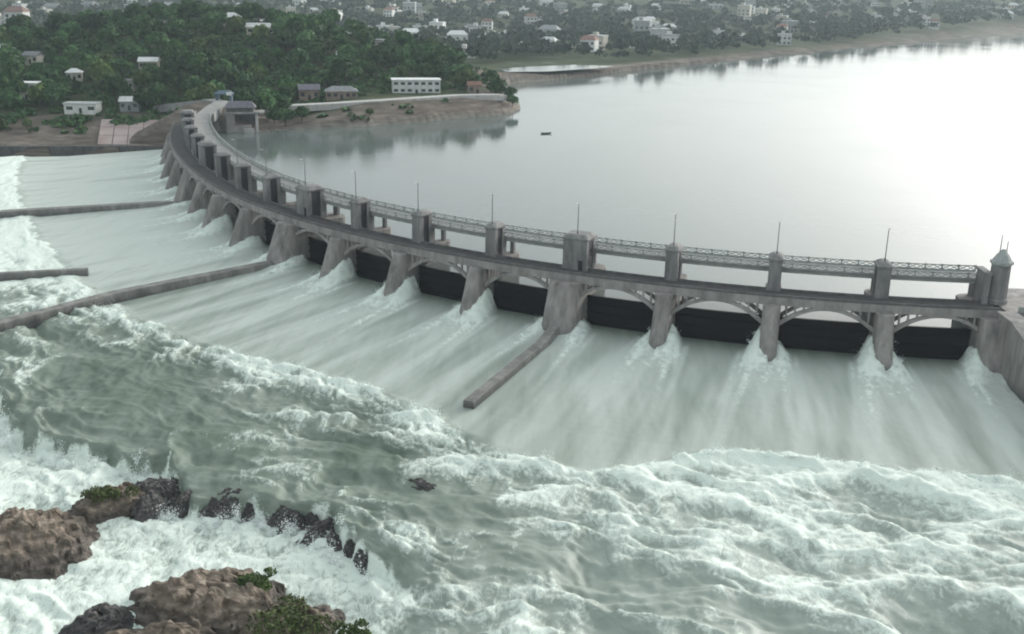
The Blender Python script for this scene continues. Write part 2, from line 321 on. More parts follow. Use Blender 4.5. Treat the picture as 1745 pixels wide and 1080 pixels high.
# ---------------------------------------------------------------- ground, reservoir, river
def grid_mesh(name, X, Y, Z, mat, attrs=(), smooth_=True):
    nu, nv = X.shape
    me = bpy.data.meshes.new(name)
    co = np.stack([X, Y, Z], -1).reshape(-1, 3)
    idx = np.arange(nu * nv).reshape(nu, nv)
    q = np.stack([idx[:-1, :-1], idx[1:, :-1], idx[1:, 1:], idx[:-1, 1:]], -1).reshape(-1, 4)
    a, b, d = co[q[0, 0]], co[q[0, 1]], co[q[0, 3]]
    if np.cross(b - a, d - a)[2] < 0: q = q[:, ::-1]
    me.vertices.add(len(co)); me.vertices.foreach_set('co', co.ravel().astype(np.float32))
    me.loops.add(q.size); me.loops.foreach_set('vertex_index', q.ravel().astype(np.int32))
    me.polygons.add(len(q)); me.polygons.foreach_set('loop_start', np.arange(0, q.size, 4, dtype=np.int32))
    me.polygons.foreach_set('use_smooth', np.full(len(q), smooth_))
    me.materials.append(mat); me.update(calc_edges=True)
    for (nm, typ, arr) in attrs:
        at = me.attributes.new(nm, typ, 'POINT')
        at.data.foreach_set({'FLOAT': 'value', 'FLOAT_VECTOR': 'vector', 'FLOAT_COLOR': 'color'}[typ], arr.ravel().astype(np.float32))
    return me
def grow(a, b, s0, k=1.12):
    out = []; p = a; s = s0; sg = 1 if b > a else -1
    while (b - p) * sg > 0: s *= k; p += s * sg; out.append(p)
    return out
def build_ground():
    xs = np.array(grow(-340, -7000, 4)[::-1] + list(np.arange(-340, 140, 3.0)) + grow(137, 7000, 4))
    ys = np.array(grow(380, -400, 8)[::-1] + list(np.arange(380, 720, 3.0)) + grow(717, 11000, 4, 1.05))
    X, Y = np.meshgrid(xs, ys)
    Z = ground_z(X, Y)
    d1, d2 = sdf(RES_POLY, X, Y), sdf(RIV_POLY, X, Y)
    nz = fbm(X / 18, Y / 18, 3, 3)
    br = (1 - smooth(17, 25, d1 + 5 * nz + 3 * smooth(580, 700, Y))) + (1 - smooth(34, 55, d2 + 14 * nz)) * (X < 0)
    br = np.clip(br, 0, 1)
    pale = (1 - smooth(2.5, 5.5, d1 + 1.5 * nz)) * (0.8 - .3 * smooth(580, 700, Y)) + smooth(0.28, 0.5, fbm(X / 45, Y / 30, 21, 4)) * 0.25 * (Y > 640)
    col = np.stack([br, np.clip(pale, 0, 1), 0 * br, 1 + 0 * br], -1)
    o = link('ground', grid_mesh('ground', X, Y, Z, M['ground'], [('earth', 'FLOAT_COLOR', col)]))
    tag(o, 'brown and green land of the hill, banks and far plain', kind='structure')
build_ground()
def build_reservoir():
    me = bpy.data.meshes.new('reservoir_water')
    poly = ARC + [(-134, 424)] + [(x - 0.0, y + 0.0) for (x, y) in SHORE[1:]] + [(2600, 1900), (2600, 420), (500, 260), (130, 215), (104, 205)]
    inner = np.array(RES_POLY)
    # the sheet runs a little under the banks
    bm = bmesh.new()
    c = inner.mean(0)
    pts = []
    n = len(inner)
    for k in range(n):
        a, b = inner[k - 1], inner[(k + 1) % n]; t = (b - a) / (np.linalg.norm(b - a) + 1e-9)
        nn = np.array([t[1], -t[0]])
        if sdf(RES_POLY, np.array([inner[k][0] + nn[0] * .3]), np.array([inner[k][1] + nn[1] * .3]))[0] < 0: nn = -nn
        w = 0.0 if k < len(ARC) else 4.0
        pts.append(inner[k] + nn * w)
    vsb = [bm.verts.new((p[0], p[1], Z_RES)) for p in pts]
    ed = [bm.edges.new((vsb[k], vsb[(k + 1) % n])) for k in range(n)]
    bmesh.ops.triangle_fill(bm, edges=ed, use_beauty=True)
    for f in bm.faces:
        if f.normal.z < 0: f.normal_flip()
    bm.to_mesh(me); bm.free(); me.materials.append(M['lake'])
    tag(link('reservoir_water', me), 'calm pale reservoir water held behind the curved barrage', kind='structure')
build_reservoir()

JUMP = ([-1, .4, 1.2, 2.0, 2.35, 2.65, 2.96, 3.58, 4.2, 4.8, 6.25, 8.06, 9.7, 12.2, 14, 17.5], [47, 46.5, 44, 44.5, 47, 54, 60, 57, 50, 45, 47.5, 48.3, 45, 47.5, 51, 60])
LEDGE = ([3.0, 3.67, 4.05, 4.4, 4.76, 5.2, 5.7, 6.22, 6.6, 7.2, 7.8, 9], [100, 92, 86, 86, 91, 84.5, 87, 91, 88, 82, 78, 84])
def build_river():
    us = np.concatenate([np.arange(1.0, 44, 0.5), np.arange(44, 132, 0.33), np.arange(132, 175, 1.2)])
    iv = np.concatenate([np.arange(-0.9, 7.6, 0.0135), np.arange(7.6, 17.45, 0.045)])
    I, U = np.meshgrid(iv, us)
    pos = P(I, U); X, Y = pos[..., 0], pos[..., 1]
    S = -DT * np.where(I <= I0, I, I0 + KC * (I - I0)) * (-1.0) * (RAD + U)     # arc length at this radius
    Sd = I * 20.0                                                              # arc length measured at the deck: constant along a streamline
    wx = fbm(X / 14, Y / 14, 31, 3) * 5
    u0 = np.interp(I, *JUMP) + fbm(Sd / 7.0, 0 * Sd, 41, 3) * 3.0
    ue = np.interp(I, *LEDGE) + fbm(Sd / 5.0, 0 * Sd + 9, 43, 3) * 3.5
    D = smooth(3.1, 3.7, I) * (1 - smooth(8.2, 8.9, I))
    after = smooth(-0.5, 4.5, U - u0)
    fall = D * smooth(0, 1.7, U - ue)
    below = D * smooth(0.5, 2.6, U - ue)
    z = -11.0 - 0.35 * smooth(1, 11, U) - 2.35 * np.clip((U - 9) / 38.0, 0, 1)
    z = z + after * (1 - 0.6 * smooth(8.2, 9.2, I)) * (1.25 * np.exp(-np.clip(U - u0 - 4, 0, 99) / 26.0)) - after * 0.022 * np.clip(U - u0, 0, 200)
    z = z - 3.1 * fall - (1 - D) * 1.2 * smooth(75, 130, U)
    # wakes of the piers
    far_side = lambda j: j > 10
    thin = np.zeros_like(U)
    wake = np.zeros_like(U); plume = np.zeros_like(U)
    for j in range(17):
        big = j % 4 == 0
        hw = 3.4 if big else 1.6
        a = (I - j) * 20.0 * (RAD + U) / RAD
        out_ = np.abs(a) - hw - 0.3
        k = np.exp(-((out_ - 0.5 - 0.10 * np.clip(U - 6, 0, 99)) / (1.1 + 0.05 * U)) ** 2)
        side = np.exp(-np.clip(out_ + 0.2 - 0.05 * np.clip(U - 4, 0, 20), 0, 99) ** 2 / (1.1 + 0.12 * np.clip(U, 0, 20)) ** 2)
        rise = smooth(1.2, 3.2, U) * (1 - smooth(3.5, 15.0, U)) * (0.62 if far_side(j) else 1.0)
        vr = 0.45 + 0.9 * _h(np.array([j * 2]), np.array([3]), 5)[0] * (a > 0) + 0.9 * _h(np.array([j * 2 + 1]), np.array([3]), 5)[0] * (a <= 0)
        plume = np.maximum(plume, side * rise * vr)
        for off_, sl in ((0.4, 0.10), (1.6, 0.16), (3.4, 0.05)):
            thin = np.maximum(thin, np.exp(-((out_ - off_ - sl * np.clip(U - 6, 0, 99)) / (0.35 + 0.018 * U)) ** 2) * np.exp(-np.clip(U - 12, 0, 99) / 20.0) * smooth(3, 8, U) * (0.6 + 0.6 * vr))
        mid = np.exp(-(a / (1.6 + 0.07 * np.clip(U - 11, 0, 99))) ** 2) * smooth(10.5, 13, U)
        wake += (k * 0.9 + mid * (0.0 if big and j in (4, 8, 12) else 0.9)) * np.exp(-np.clip(U - 15, 0, 99) / 17.0) * smooth(3, 7, U)
    streak = fbm(Sd / 4.5, U / 45.0, 51, 3)
    pn = fbm(X / 1.5, Y / 1.5, 52, 3)
    z = z + plume * (3.9 + 0.9 * pn) + wake * 0.35 * (1 + pn) + (1 - after) * 0.05 * streak
    # rough water past the jump; crests lie across the flow
    cr = ridged((U + wx) / 9.0, (S + wx * 1.3) / 21.0, 61, 4, 0.45)
    cr2 = ridged((U * 0.8 + S * 0.35 + wx) / 3.6, (S - 0.4 * U) / 6.5, 67, 3, 0.5)
    chop = fbm(X / 1.6, Y / 1.6, 71, 3)
    tong = np.zeros_like(U)                                                    # smooth green tongues between the breakers
    for (ti, tu, si, su, am) in ((6.3, 70, 0.85, 13, 1.0), (5.3, 77, .5, 8, .8), (4.25, 71, .35, 7, .9), (3.55, 79, .35, 6, .8), (2.95, 86, .35, 6, .8), (7.4, 62, .5, 8, .5), (2.2, 92, .4, 7, .5)):
        tong = np.maximum(tong, am * np.exp(-((I - ti + 0.012 * (U - tu)) / si) ** 2 - ((U - tu) / su) ** 2))
    tong = np.clip(tong + 0.25 * fbm(X / 9, Y / 9, 77, 3) * (tong > 0.05), 0, 1)
    amp = after * (0.95 - 0.62 * tong) * (1 - 0.35 * below) * (0.75 + 0.5 * smooth(-.3, .5, fbm(X / 30, Y / 30, 83, 2))) * (1 - 0.72 * smooth(8.2, 9.2, I))
    z = z + amp * ((cr - 0.62) * 3.1 + (cr2 - 0.6) * 0.62 + chop * 0.12)
    # spray thrown up along the foot of the ledge and along the front of the jump
    sp = np.clip(noise(Sd / 1.3, U / 3.0, 91) + 0.5 * noise(Sd / 0.6, U / 1.6, 92), 0, 2)
    z = z + D * np.exp(-((U - ue - 4.6) / 2.2) ** 2) * sp * 0.9
    sp2 = np.clip(noise(X / 2.2, Y / 2.2, 95) + 0.5 * noise(X / 0.9, Y / 0.9, 96), 0, 2)
    z = z + np.exp(-((U - u0 - 3.5) / 2.4) ** 2) * sp2 * 0.6 * after
    # aeration (soft paleness, with shade painted in at the gates) and foam (crisp white)
    aer_shade = (0.72 + 0.55 * streak * smooth(5, 20, U) - 0.30 * smooth(10, 46, U) * 0.5) * (1 - after) + (0.22 + 0.36 * (1 - smooth(2.2, 4.2, I)) - 0.2 * tong) * after
    aer_shade = aer_shade + 0.42 * thin * (1 - after) + 0.5 * wake + 0.7 * plume - 0.45 * np.exp(-((U - 1) / 4.5) ** 2)  # last term paints in the shade and dark reflection below the gates
    aer_shade = aer_shade + 0.32 * smooth(8.3, 9, I) * (1 - after)
    front = after * np.exp(-np.clip(U - u0 - 3, 0, 99) / 9.0)
    crest = np.clip((cr - 0.60) * 2.0 + (cr2 - 0.6) * 1.1, -0.7, 0.9)
    foam = 0.85 * wake * (0.75 + 0.6 * pn) + 0.42 * thin * (0.8 + .6 * fbm(Sd / 0.9, U / 10.0, 131, 2)) + np.sqrt(plume) * (0.95 + 0.6 * pn) - 0.25 * (1 - after)
    right = 1 - smooth(2.2, 4.0, I)
    f2 = 0.30 + 0.70 * front + 0.55 * crest + 0.20 * right - 0.85 * tong + 0.40 * fbm(X / 16, Y / 16, 97, 3)
    f2 = f2 + 0.45 * smooth(8.6, 9.6, I)
    f2 = f2 * (1 - below) + below * (0.78 + 0.25 * crest)
    face = D * np.exp(-((U - ue - 1.0) / 1.0) ** 2)
    foam_face = face * (0.30 + 0.7 * noise(Sd / 0.8, U / 9.0, 101) + 0.9 * noise(Sd / 2.6, U / 9.0, 102))
    edge = D * np.exp(-((U - ue + 0.6) / 1.2) ** 2)
    f2 = f2 - 0.8 * edge + 0.35 * D * np.exp(-((U - ue - 3) / 1.6) ** 2)
    f2 = f2 + foam_face + 0.35 * np.clip(fbm(Sd / 1.6, U / 14.0, 103, 3), -.2, 1) * tong
    foam = foam * (1 - after) + f2 * after
    foam = foam + 0.30 * smooth(6.3, 6.7, I) * (1 - smooth(7.9, 8.3, I)) * smooth(0, 4, U - ue)
    flow = np.stack([U, Sd * (1 + U / RAD), z], -1)
    o = link('river_water', grid_mesh('river_water', X, Y, z, M['river'], [('aer_shade', 'FLOAT', np.clip(aer_shade, 0, 1)), ('foam', 'FLOAT', np.clip(foam, -0.5, 1.1)), ('flow', 'FLOAT_VECTOR', flow)]))
    tag(o, 'green-grey foaming river rushing from the sluices over the ledge', kind='structure')
    return iv, us, z, ue, u0, D
RIVER = build_river()

# ---------------------------------------------------------------- the barrage
def half_angle(far): return DT * (KC if far else 1.0) / 2
def sector_pts(far, dr, z, n, trim=0.0):
    Rr = RAD2 if far else RAD; h = half_angle(far); Rl = Rr + dr
    t = np.linspace(-h + trim / Rl, h - trim / Rl, n + 1)
    return [(Rl * math.sin(a), Rl * math.cos(a) - Rr, z) for a in t]
def sector(mb, far, dr0, dr1, z0, z1, n=6, trim=0.0, mi=0):
    a, b = sector_pts(far, dr0, z0, n, trim), sector_pts(far, dr1, z0, n, trim)
    rings = []
    for k in range(n + 1):
        x0, y0, _ = a[k]; x1, y1, _ = b[k]
        rings.append([(x0, y0, z0), (x1, y1, z0), (x1, y1, z1), (x0, y0, z1)])
    mb.loft(rings, mi)
def pier_mesh(big, far, name):
    mb = MB(); w = 3.4 if big else 1.65
    foot = 9.6 if far else 10.9
    n = 9
    def out(z, up, dn, ww):
        r = min(ww, 2.0)
        pts = [(ww * math.cos(t), dn - r + r * math.sin(t), z) for t in np.linspace(0, math.pi, n)]
        pts += [(ww * math.cos(t), up + r + r * math.sin(t), z) for t in np.linspace(math.pi, 2 * math.pi, n)]
        return pts
    lv = [(-17, -11.5, foot + .5, w + .10), (-11, -11.5, foot, w + .08), (-6, -11.2, foot - 2.0, w), (-1.3, -11, foot - 3.9, w), (-1.22, -11, foot - 4.1, w - .15)]
    mb.loft([out(*l) for l in lv])
    return mb.mesh(name, M['pier'])
PIER = {(b, f): pier_mesh(b, f, 'pier') for b in (0, 1) for f in (0, 1)}
def tower_meshes():
    out = {}
    for kind, (hw, y0, y1, top) in {'small': (1.25, -4.0, 0.0, 5.85), 'big': (2.65, -4.2, 0.5, 6.1)}.items():
        mb = MB(); nt_ = 0.5; a, b = y0 + 1.0, y1 - 1.1
        prof = lambda k, z: [(hw * k, y0, z), (hw * k, a, z), (hw * k - nt_, a, z), (hw * k - nt_, b, z), (hw * k, b, z), (hw * k, y1, z),
                             (-hw * k, y1, z), (-hw * k, b, z), (-hw * k + nt_, b, z), (-hw * k + nt_, a, z), (-hw * k, a, z), (-hw * k, y0, z)]
        mb.loft([prof(1.04, -1.2), prof(1.04, 0.5), prof(1.0, 0.75), prof(0.985, top)])
        out[kind, 'tower'] = mb.mesh('tower', M['tower'])
        mb = MB(); cx_, cy_ = 0, (y0 + y1) / 2; hy = (y1 - y0) / 2
        def oc(gx, z, ch): 
            X_, Y_ = hw + gx, hy + gx
            return [(X_, -Y_ + ch + cy_, z), (X_, Y_ - ch + cy_, z), (X_ - ch, Y_ + cy_, z), (-X_ + ch, Y_ + cy_, z), (-X_, Y_ - ch + cy_, z), (-X_, -Y_ + ch + cy_, z), (-X_ + ch, -Y_ + cy_, z), (X_ - ch, -Y_ + cy_, z)]
        mb.loft([oc(-.02, top, .1), oc(.22, top + .15, .15), oc(.24, top + .5, .2), oc(0.05, top + .62, .3), oc(-.25, top + 1.0, .5), oc(-.7, top + 1.25, .4)])
        out[kind, 'cap'] = mb.mesh('tower_cap', M['tower'])
        mb = MB()
        for s in (-1, 1):
            x = s * (hw - nt_ + 0.10)
            mb.box(min(x, x + s * .22), max(x, x + s * .22), a + .15, b - .15, -1.1, top - .2)
        out[kind, 'shade_insert'] = mb.mesh('notch_shade', M['dark_steel'])  # dark insert added so the tower notches look deep in shade
    return out
def bearing(e):                                           # upstream block under the road bridge
    mb = MB(); mb.box(-e, e, -5.6, -4.25, -1.25, 2.62); a = mb.mesh('bearing_block', M['tower'])
    mb = MB(); mb.box(-e * .6, e * .6, -9.9, -9.1, -1.25, 2.62); return a, mb.mesh('support_column', M['tower'])
BEAR = [bearing(0.7), bearing(1.5)]
TOW = tower_meshes()
def door_mesh():
    mb = MB(); mb.box(-1.75, -0.85, 0.49, 0.58, 0.02, 2.1); return mb.mesh('door', M['dark_steel'])
DOOR = door_mesh()
CLEAR = 1.5
def span_meshes(far):
    o = {}
    mb = MB(); sector(mb, far, -0.45, 4.55, -0.42, 0.0); o['deck'] = mb.mesh('deck_span', M['deck'])
    for nm, d0, d1 in (('beam_front', 4.2, 4.75), ('beam_back', -0.5, -0.1)):
        mb = MB(); sector(mb, far, d0, d1, -1.4, -0.425 if nm == 'beam_back' else 0.12); o[nm] = mb.mesh('edge_beam', M['concrete'])
    mb = MB(); sector(mb, far, 4.30, 4.60, 0.12, 0.62); o['par_front'] = mb.mesh('parapet', M['dark_conc'])
    mb = MB(); sector(mb, far, -0.40, -0.12, 0.003, 0.55); o['par_back'] = mb.mesh('parapet', M['dark_conc'])
    Rr = RAD2 if far else RAD
    for nm, d0, d1 in (('rib_front', 4.12, 4.82), ('rib_back', -0.55, 0.0)):
        mb = MB(); h = half_angle(far); n = 20; rings = []
        for k in range(n + 1):
            t = -1 + 2 * k / n; a = t * (h - CLEAR / Rr)
            zi = -5.6 + 3.85 * (1 - abs(t) ** 2.1); th = 0.55 + 0.5 * abs(t) ** 2
            pts = []
            for (dd, zz) in ((d0, zi), (d1, zi), (d1, zi + th), (d0, zi + th)):
                pts.append(((Rr + dd) * math.sin(a), (Rr + dd) * math.cos(a) - Rr, zz))
            rings.append(pts)
        mb.loft(rings); o[nm] = mb.mesh('arch_rib', M['concrete'])
    o['posts'] = []
    for t in (-0.86, -0.68, -0.5, 0.5, 0.68, 0.86):
        a = t * (half_angle(far) - CLEAR / Rr); zi = -5.6 + 3.85 * (1 - abs(t) ** 2.1) + .45
        for d in (4.45, -0.3):
            mb = MB(); x, y = (Rr + d) * math.sin(a), (Rr + d) * math.cos(a) - Rr
            mb.box(x - .17, x + .17, y - .19, y + .19, zi, -1.1); o['posts'].append(mb.mesh('spandrel_post', M['concrete']))
    # upstream road bridge
    mb = MB(); sector(mb, far, -10.0, -4.25, 3.15, 3.6); o['road'] = mb.mesh('road_span', M['road'])
    for nm, d0, d1 in (('g1', -5.0, -4.45), ('g2', -9.8, -9.25)):
        mb = MB(); sector(mb, far, d0, d1, 2.65 if nm == 'g1' else 2.64, 3.147); o[nm] = mb.mesh('girder', M['rail'])
    NP = 6
    o['panels'] = []
    L = 2 * half_angle(far) * (Rr - 4.1)
    pl = L / NP
    mb = MB(); e = pl / 2
    mb.box(-e, -e + .3, -.15, .15, 0, 1.3); mb.box(-e + .3, e, -.10, .10, 1.0, 1.2); mb.box(-e + .3, e, -.10, .10, 0.02, .3)
    mb.bar((-e + .3, 0, .3), (0.15, 0, 1.0), .14); mb.bar((0.15, 0, 1.0), (e, 0, .3), .14); mb.bar((-e + .3, 0, 1.0), (0.15, 0, .3), .12); mb.bar((0.15, 0, .3), (e, 0, 1.0), .12)
    pm = mb.mesh('railing_panel', M['rail'])
    for dd in (-4.1, -10.0):
        for k in range(NP):
            a = (-1 + (2 * k + 1) / NP) * half_angle(far)
            Mx = Matrix.Translation(((Rr + dd) * math.sin(a), (Rr + dd) * math.cos(a) - Rr, 3.58)) @ Matrix.Rotation(-a, 4, 'Z')
            o['panels'].append((pm, Mx))
    return o
SP = {f: span_meshes(f) for f in (0, 1)}
dam = empty('dam', P(8, 0, -12).tolist())
tag(dam, 'long curved grey concrete barrage with arched spans, square towers and upper bridge', 'dam')
for i in range(17):
    far = 1 if i >= 11 else 0; big = 1 if i % 4 == 0 else 0
    Mx = place(i)
    p = link('pier', PIER[big, far], dam, Mx); link('bearing_block', BEAR[big][0], p, Mx); link('support_column', BEAR[big][1], p, Mx)
    if big: p['label'] = 'wide main pier where a training wall starts'
    if i > 0:
        k = 'big' if big else 'small'
        t = link('tower', TOW[k, 'tower'], p, Mx); link('tower_cap', TOW[k, 'cap'], p, Mx); link('notch_shade', TOW[k, 'shade_insert'], p, Mx)
        if big: link('door', DOOR, p, Mx)
for i in range(17):
    far = 1 if i >= 11 else 0; s = SP[far]; Mx = place(i + .5)
    d = link('deck_span', s['deck'], dam, Mx)
    for nm, me in (('edge_beam', 'beam_front'), ('edge_beam', 'beam_back'), ('parapet', 'par_front'), ('parapet', 'par_back')): link(nm, s[me], d, Mx)
    if i < 16:
        for me in ('rib_front', 'rib_back'): link('arch_rib', s[me], d, Mx)
        for me in s['posts']: link('spandrel_post', me, d, Mx)
    r = link('road_span', s['road'], dam, Mx)
    link('girder', s['g1'], r, Mx); link('girder', s['g2'], r, Mx)
    for me, Ml in s['panels']: link('railing_panel', me, r, Mx @ Ml)
def build_abutment():
    Mx = place(0)                                          # local x grows towards pier 0's own right bank (i < 0 lies at +x or -x)
    # which way is the bank?
    v = (Mx.inverted() @ Vector(P(-0.5, 0, 0).tolist())).x; sg = 1 if v > 0 else -1
    def bx(mb, x0, x1, *r):
        a, b = sorted((x0 * sg, x1 * sg)); mb.box(a, b, *r)
    mb = MB(); bx(mb, 1.2, 26, -11.5, 5.0, -16, -0.05); ab = link('abutment', mb.mesh('abutment', M['pier']), dam, Mx)
    ab['label'] = 'solid concrete bank abutment with a tall octagonal turret'
    mb = MB()
    prof = [(5.0, -0.3), (11, -0.3), (46, -9.6), (46, -17), (5.0, -17)]
    for k in range(2): pass
    lo, hi = (-0.6, 2.6)
    xs_ = sorted((lo * sg, hi * sg))
    vv = [(x + 0.05 * (y - 5) * sg, y, z) for x in xs_ for (y, z) in prof]; n = len(prof)
    mb.add(vv, [tuple(range(n)), tuple(range(2 * n - 1, n - 1, -1))] + [(k, n + k, n + (k + 1) % n, (k + 1) % n) for k in range(n)])
    link('wing_wall', mb.mesh('wing_wall', M['pier']), ab, Mx)
    mb = MB(); xs2 = sorted(((lo - .15) * sg, (hi + .15) * sg))
    pr = [(4.95, -0.28), (11, -0.28), (46.2, -9.58), (46.2, -9.2), (11, 0.12), (4.95, 0.12)]
    vv = [(x + 0.05 * (y - 5) * sg, y, z) for x in xs2 for (y, z) in pr]; n = 6
    mb.add(vv, [tuple(range(n)), tuple(range(2 * n - 1, n - 1, -1))] + [(k, n + k, n + (k + 1) % n, (k + 1) % n) for k in range(n)])
    link('coping', mb.mesh('coping', M['concrete']), ab, Mx)
    # turret
    mb = MB(); c = 1.2 * sg
    mb.loft([ngon(c, -1.2, 2.0, -.04, 8), ngon(c, -1.2, 2.0, .7, 8), ngon(c, -1.2, 1.8, .9, 8), ngon(c, -1.2, 1.7, 7.3, 8)])
    tu = link('turret', mb.mesh('turret', M['tower']), ab, Mx)
    mb = MB(); mb.loft([ngon(c, -1.2, 1.7, 7.3, 8), ngon(c, -1.2, 2.05, 7.6, 8), ngon(c, -1.2, 2.05, 8.1, 8), ngon(c, -1.2, 1.7, 8.2, 8), ngon(c, -1.2, 1.15, 9.2, 8), ngon(c, -1.2, 0.25, 10.3, 8)])
    link('turret_cap', mb.mesh('turret_cap', M['rail']), ab, Mx)
    mb = MB(); bx(mb, -1.9, -0.9, -4.4, 0.4, -1.2, 5.6); link('side_pier', mb.mesh('side_pier', M['tower']), ab, Mx)
    mb = MB(); bx(mb, -2.1, -0.8, -4.6, 0.6, 5.6, 6.1); link('side_pier_cap', mb.mesh('side_pier_cap', M['tower']), ab, Mx)
    mb = MB(); bx(mb, 3.3, 26, 4.3, 4.7, -0.05, 0.95); link('parapet', mb.mesh('parapet', M['rail']), ab, Mx)
    mb = MB(); bx(mb, 5.6, 6.3, 4.1, 4.85, -0.05, 2.3); mb.loft([ngon(5.95 * sg, 4.47, .55, 2.3, 8), ngon(5.95 * sg, 4.47, .3, 2.8, 8)]); link('bollard', mb.mesh('bollard', M['tower']), ab, Mx)
    for dx in (-.55, .65):
        mb = MB(); mb.loft([ngon(c + dx, -1.2, .10, 9.2, 6), ngon(c + dx, -1.2, .07, 12.4 + dx, 6)]); link('finial', mb.mesh('finial', M['post']), ab, Mx)
    return sg
SG = build_abutment()

# ---------------------------------------------------------------- sluice gates
def gate_meshes(far):
    o = {}
    def plate(d0, d1, z0, z1, trim):
        mb = MB(); Rr = RAD2 if far else RAD; sector(mb, far, d0, d1, z0, z1, 6, trim); return mb
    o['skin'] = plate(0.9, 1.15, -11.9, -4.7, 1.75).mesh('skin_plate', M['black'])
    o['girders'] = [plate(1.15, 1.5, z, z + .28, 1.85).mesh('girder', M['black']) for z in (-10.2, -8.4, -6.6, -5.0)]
    return o
GM = {f: gate_meshes(f) for f in (0, 1)}
WHICH = ['beside the turreted abutment on the bank', 'second from the turreted abutment', 'third from the turreted abutment', 'fourth from the turreted abutment',
         'first beyond the wall that ends in open water', 'second beyond the wall that ends in open water', 'third beyond the wall that ends in open water', 'fourth beyond the wall that ends in open water']
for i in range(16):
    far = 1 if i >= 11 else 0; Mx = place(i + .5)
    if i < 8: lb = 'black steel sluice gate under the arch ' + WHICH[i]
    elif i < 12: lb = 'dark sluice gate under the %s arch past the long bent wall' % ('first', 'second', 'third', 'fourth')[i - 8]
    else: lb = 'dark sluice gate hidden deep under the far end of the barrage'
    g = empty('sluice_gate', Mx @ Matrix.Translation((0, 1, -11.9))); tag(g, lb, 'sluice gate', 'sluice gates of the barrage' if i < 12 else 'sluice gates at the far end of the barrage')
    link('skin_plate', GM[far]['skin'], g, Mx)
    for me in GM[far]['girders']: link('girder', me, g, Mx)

# ---------------------------------------------------------------- lamp posts on the towers
def lamp_meshes():
    mb = MB(); mb.loft([ngon(0, 0, .16, 0, 8), ngon(0, 0, .16, .5, 8), ngon(0, 0, .10, .6, 8), ngon(0, 0, .07, 6.2, 8)]); a = mb.mesh('pole', M['post'])
    mb = MB(); mb.bar((0, 0, 6.15), (0, .75, 6.4), .08); b = mb.mesh('arm', M['post'])
    mb = MB(); mb.loft([[(-.12, .6, 6.32), (.12, .6, 6.32), (.12, 1.3, 6.45), (-.12, 1.3, 6.45)], [(-.09, .62, 6.47), (.09, .62, 6.47), (.09, 1.28, 6.57), (-.09, 1.28, 6.57)]]); c = mb.mesh('lamp_head', M['lamp'])
    return a, b, c
LM = lamp_meshes()
LAMPS = {1: 'first tower from the turreted abutment', 2: 'second tower from the turreted abutment', 3: 'third tower from the turreted abutment', 4: 'wide tower with the door', 5: 'first tower past the wide doored tower',
         6: 'second tower past the wide doored tower', 7: 'third tower past the wide doored tower', 8: 'fourth tower past the wide doored tower', 9: 'fifth tower past the wide doored tower', 10: 'sixth tower past the wide doored tower'}
for i, wh in LAMPS.items():
    top = 7.33 if i % 4 == 0 else 7.08
    Mx = place(i, -1.3 if i < 4 else -0.75, top)
    l = empty('lamp_post', Mx); tag(l, 'thin grey lamp post on the ' + wh, 'lamp post', 'lamp posts on the towers')
    for nm, me in zip(('pole', 'arm', 'lamp_head'), LM): link(nm, me, l, Mx)

# ---------------------------------------------------------------- training walls
def wall(name, path, w, h, label):                         # path: (x, y, top z); stepped blocks along a smoothed line
    pts = [np.array(p, float) for p in path]
    root = empty(name, (pts[0][0], pts[0][1], pts[0][2] - h)); tag(root, label, 'wall', 'training walls below the barrage')
    for k in range(len(pts) - 1):
        a, b = pts[k], pts[k + 1]; L = np.linalg.norm((b - a)[:2]); nb = max(1, int(round(L / 6.0)))
        t = (b - a)[:2] / L; nn = np.array([-t[1], t[0]])
        for j in range(nb):
            p = a + (b - a) * (j / nb); q = a + (b - a) * ((j + 1) / nb)
            g = 0.03
            p2 = p[:2] + t * g; q2 = q[:2] - t * g
            dz = random.uniform(-.03, .03)
            ring = lambda c, z: [(*(c - nn * (w / 2 + .25)), z - h), (*(c + nn * (w / 2 + .25)), z - h), (*(c + nn * w / 2), z - .15), (*(c + nn * (w / 2 - .12)), z), (*(c - nn * (w / 2 - .12)), z), (*(c - nn * w / 2), z - .15)]
            mb = MB(); mb.loft([ring(p2, p[2] + dz), ring(q2, q[2] + dz)])
            link('wall_block', mb.mesh('wall_block', M['wall']), root)
def PT(i, dr, z): return tuple(P(i, dr, z).tolist())
wall('training_wall', [PT(4, 8.6, -8.9), PT(4.0, 17, -10.6), PT(4.02, 46.3, -12.2)], 2.0, 5.0, 'straight concrete training wall ending in open water before the foam')
wall('training_wall', [PT(8.0, 8.5, -10.1), (-88.4, 226.1, -11.4), (-104.9, 205.0, -11.9), (-122, 184, -12.3)], 2.6, 5.5, 'long bent grey training wall reaching from the second wide pier into the foam')
wall('training_wall', [PT(12.0, 8.0, -10.3), (-152.5, 307.2, -11.8), (-190, 276, -12.4)], 2.8, 5.5, 'far dark training wall from the third wide pier toward the far bank')
wall('training_wall', [(-102.7, 246.0, -11.8), (-121.7, 241.1, -11.9), (-155, 232.5, -12.1)], 1.5, 5.0, 'short dark wall standing alone in white water beyond the bent wall')
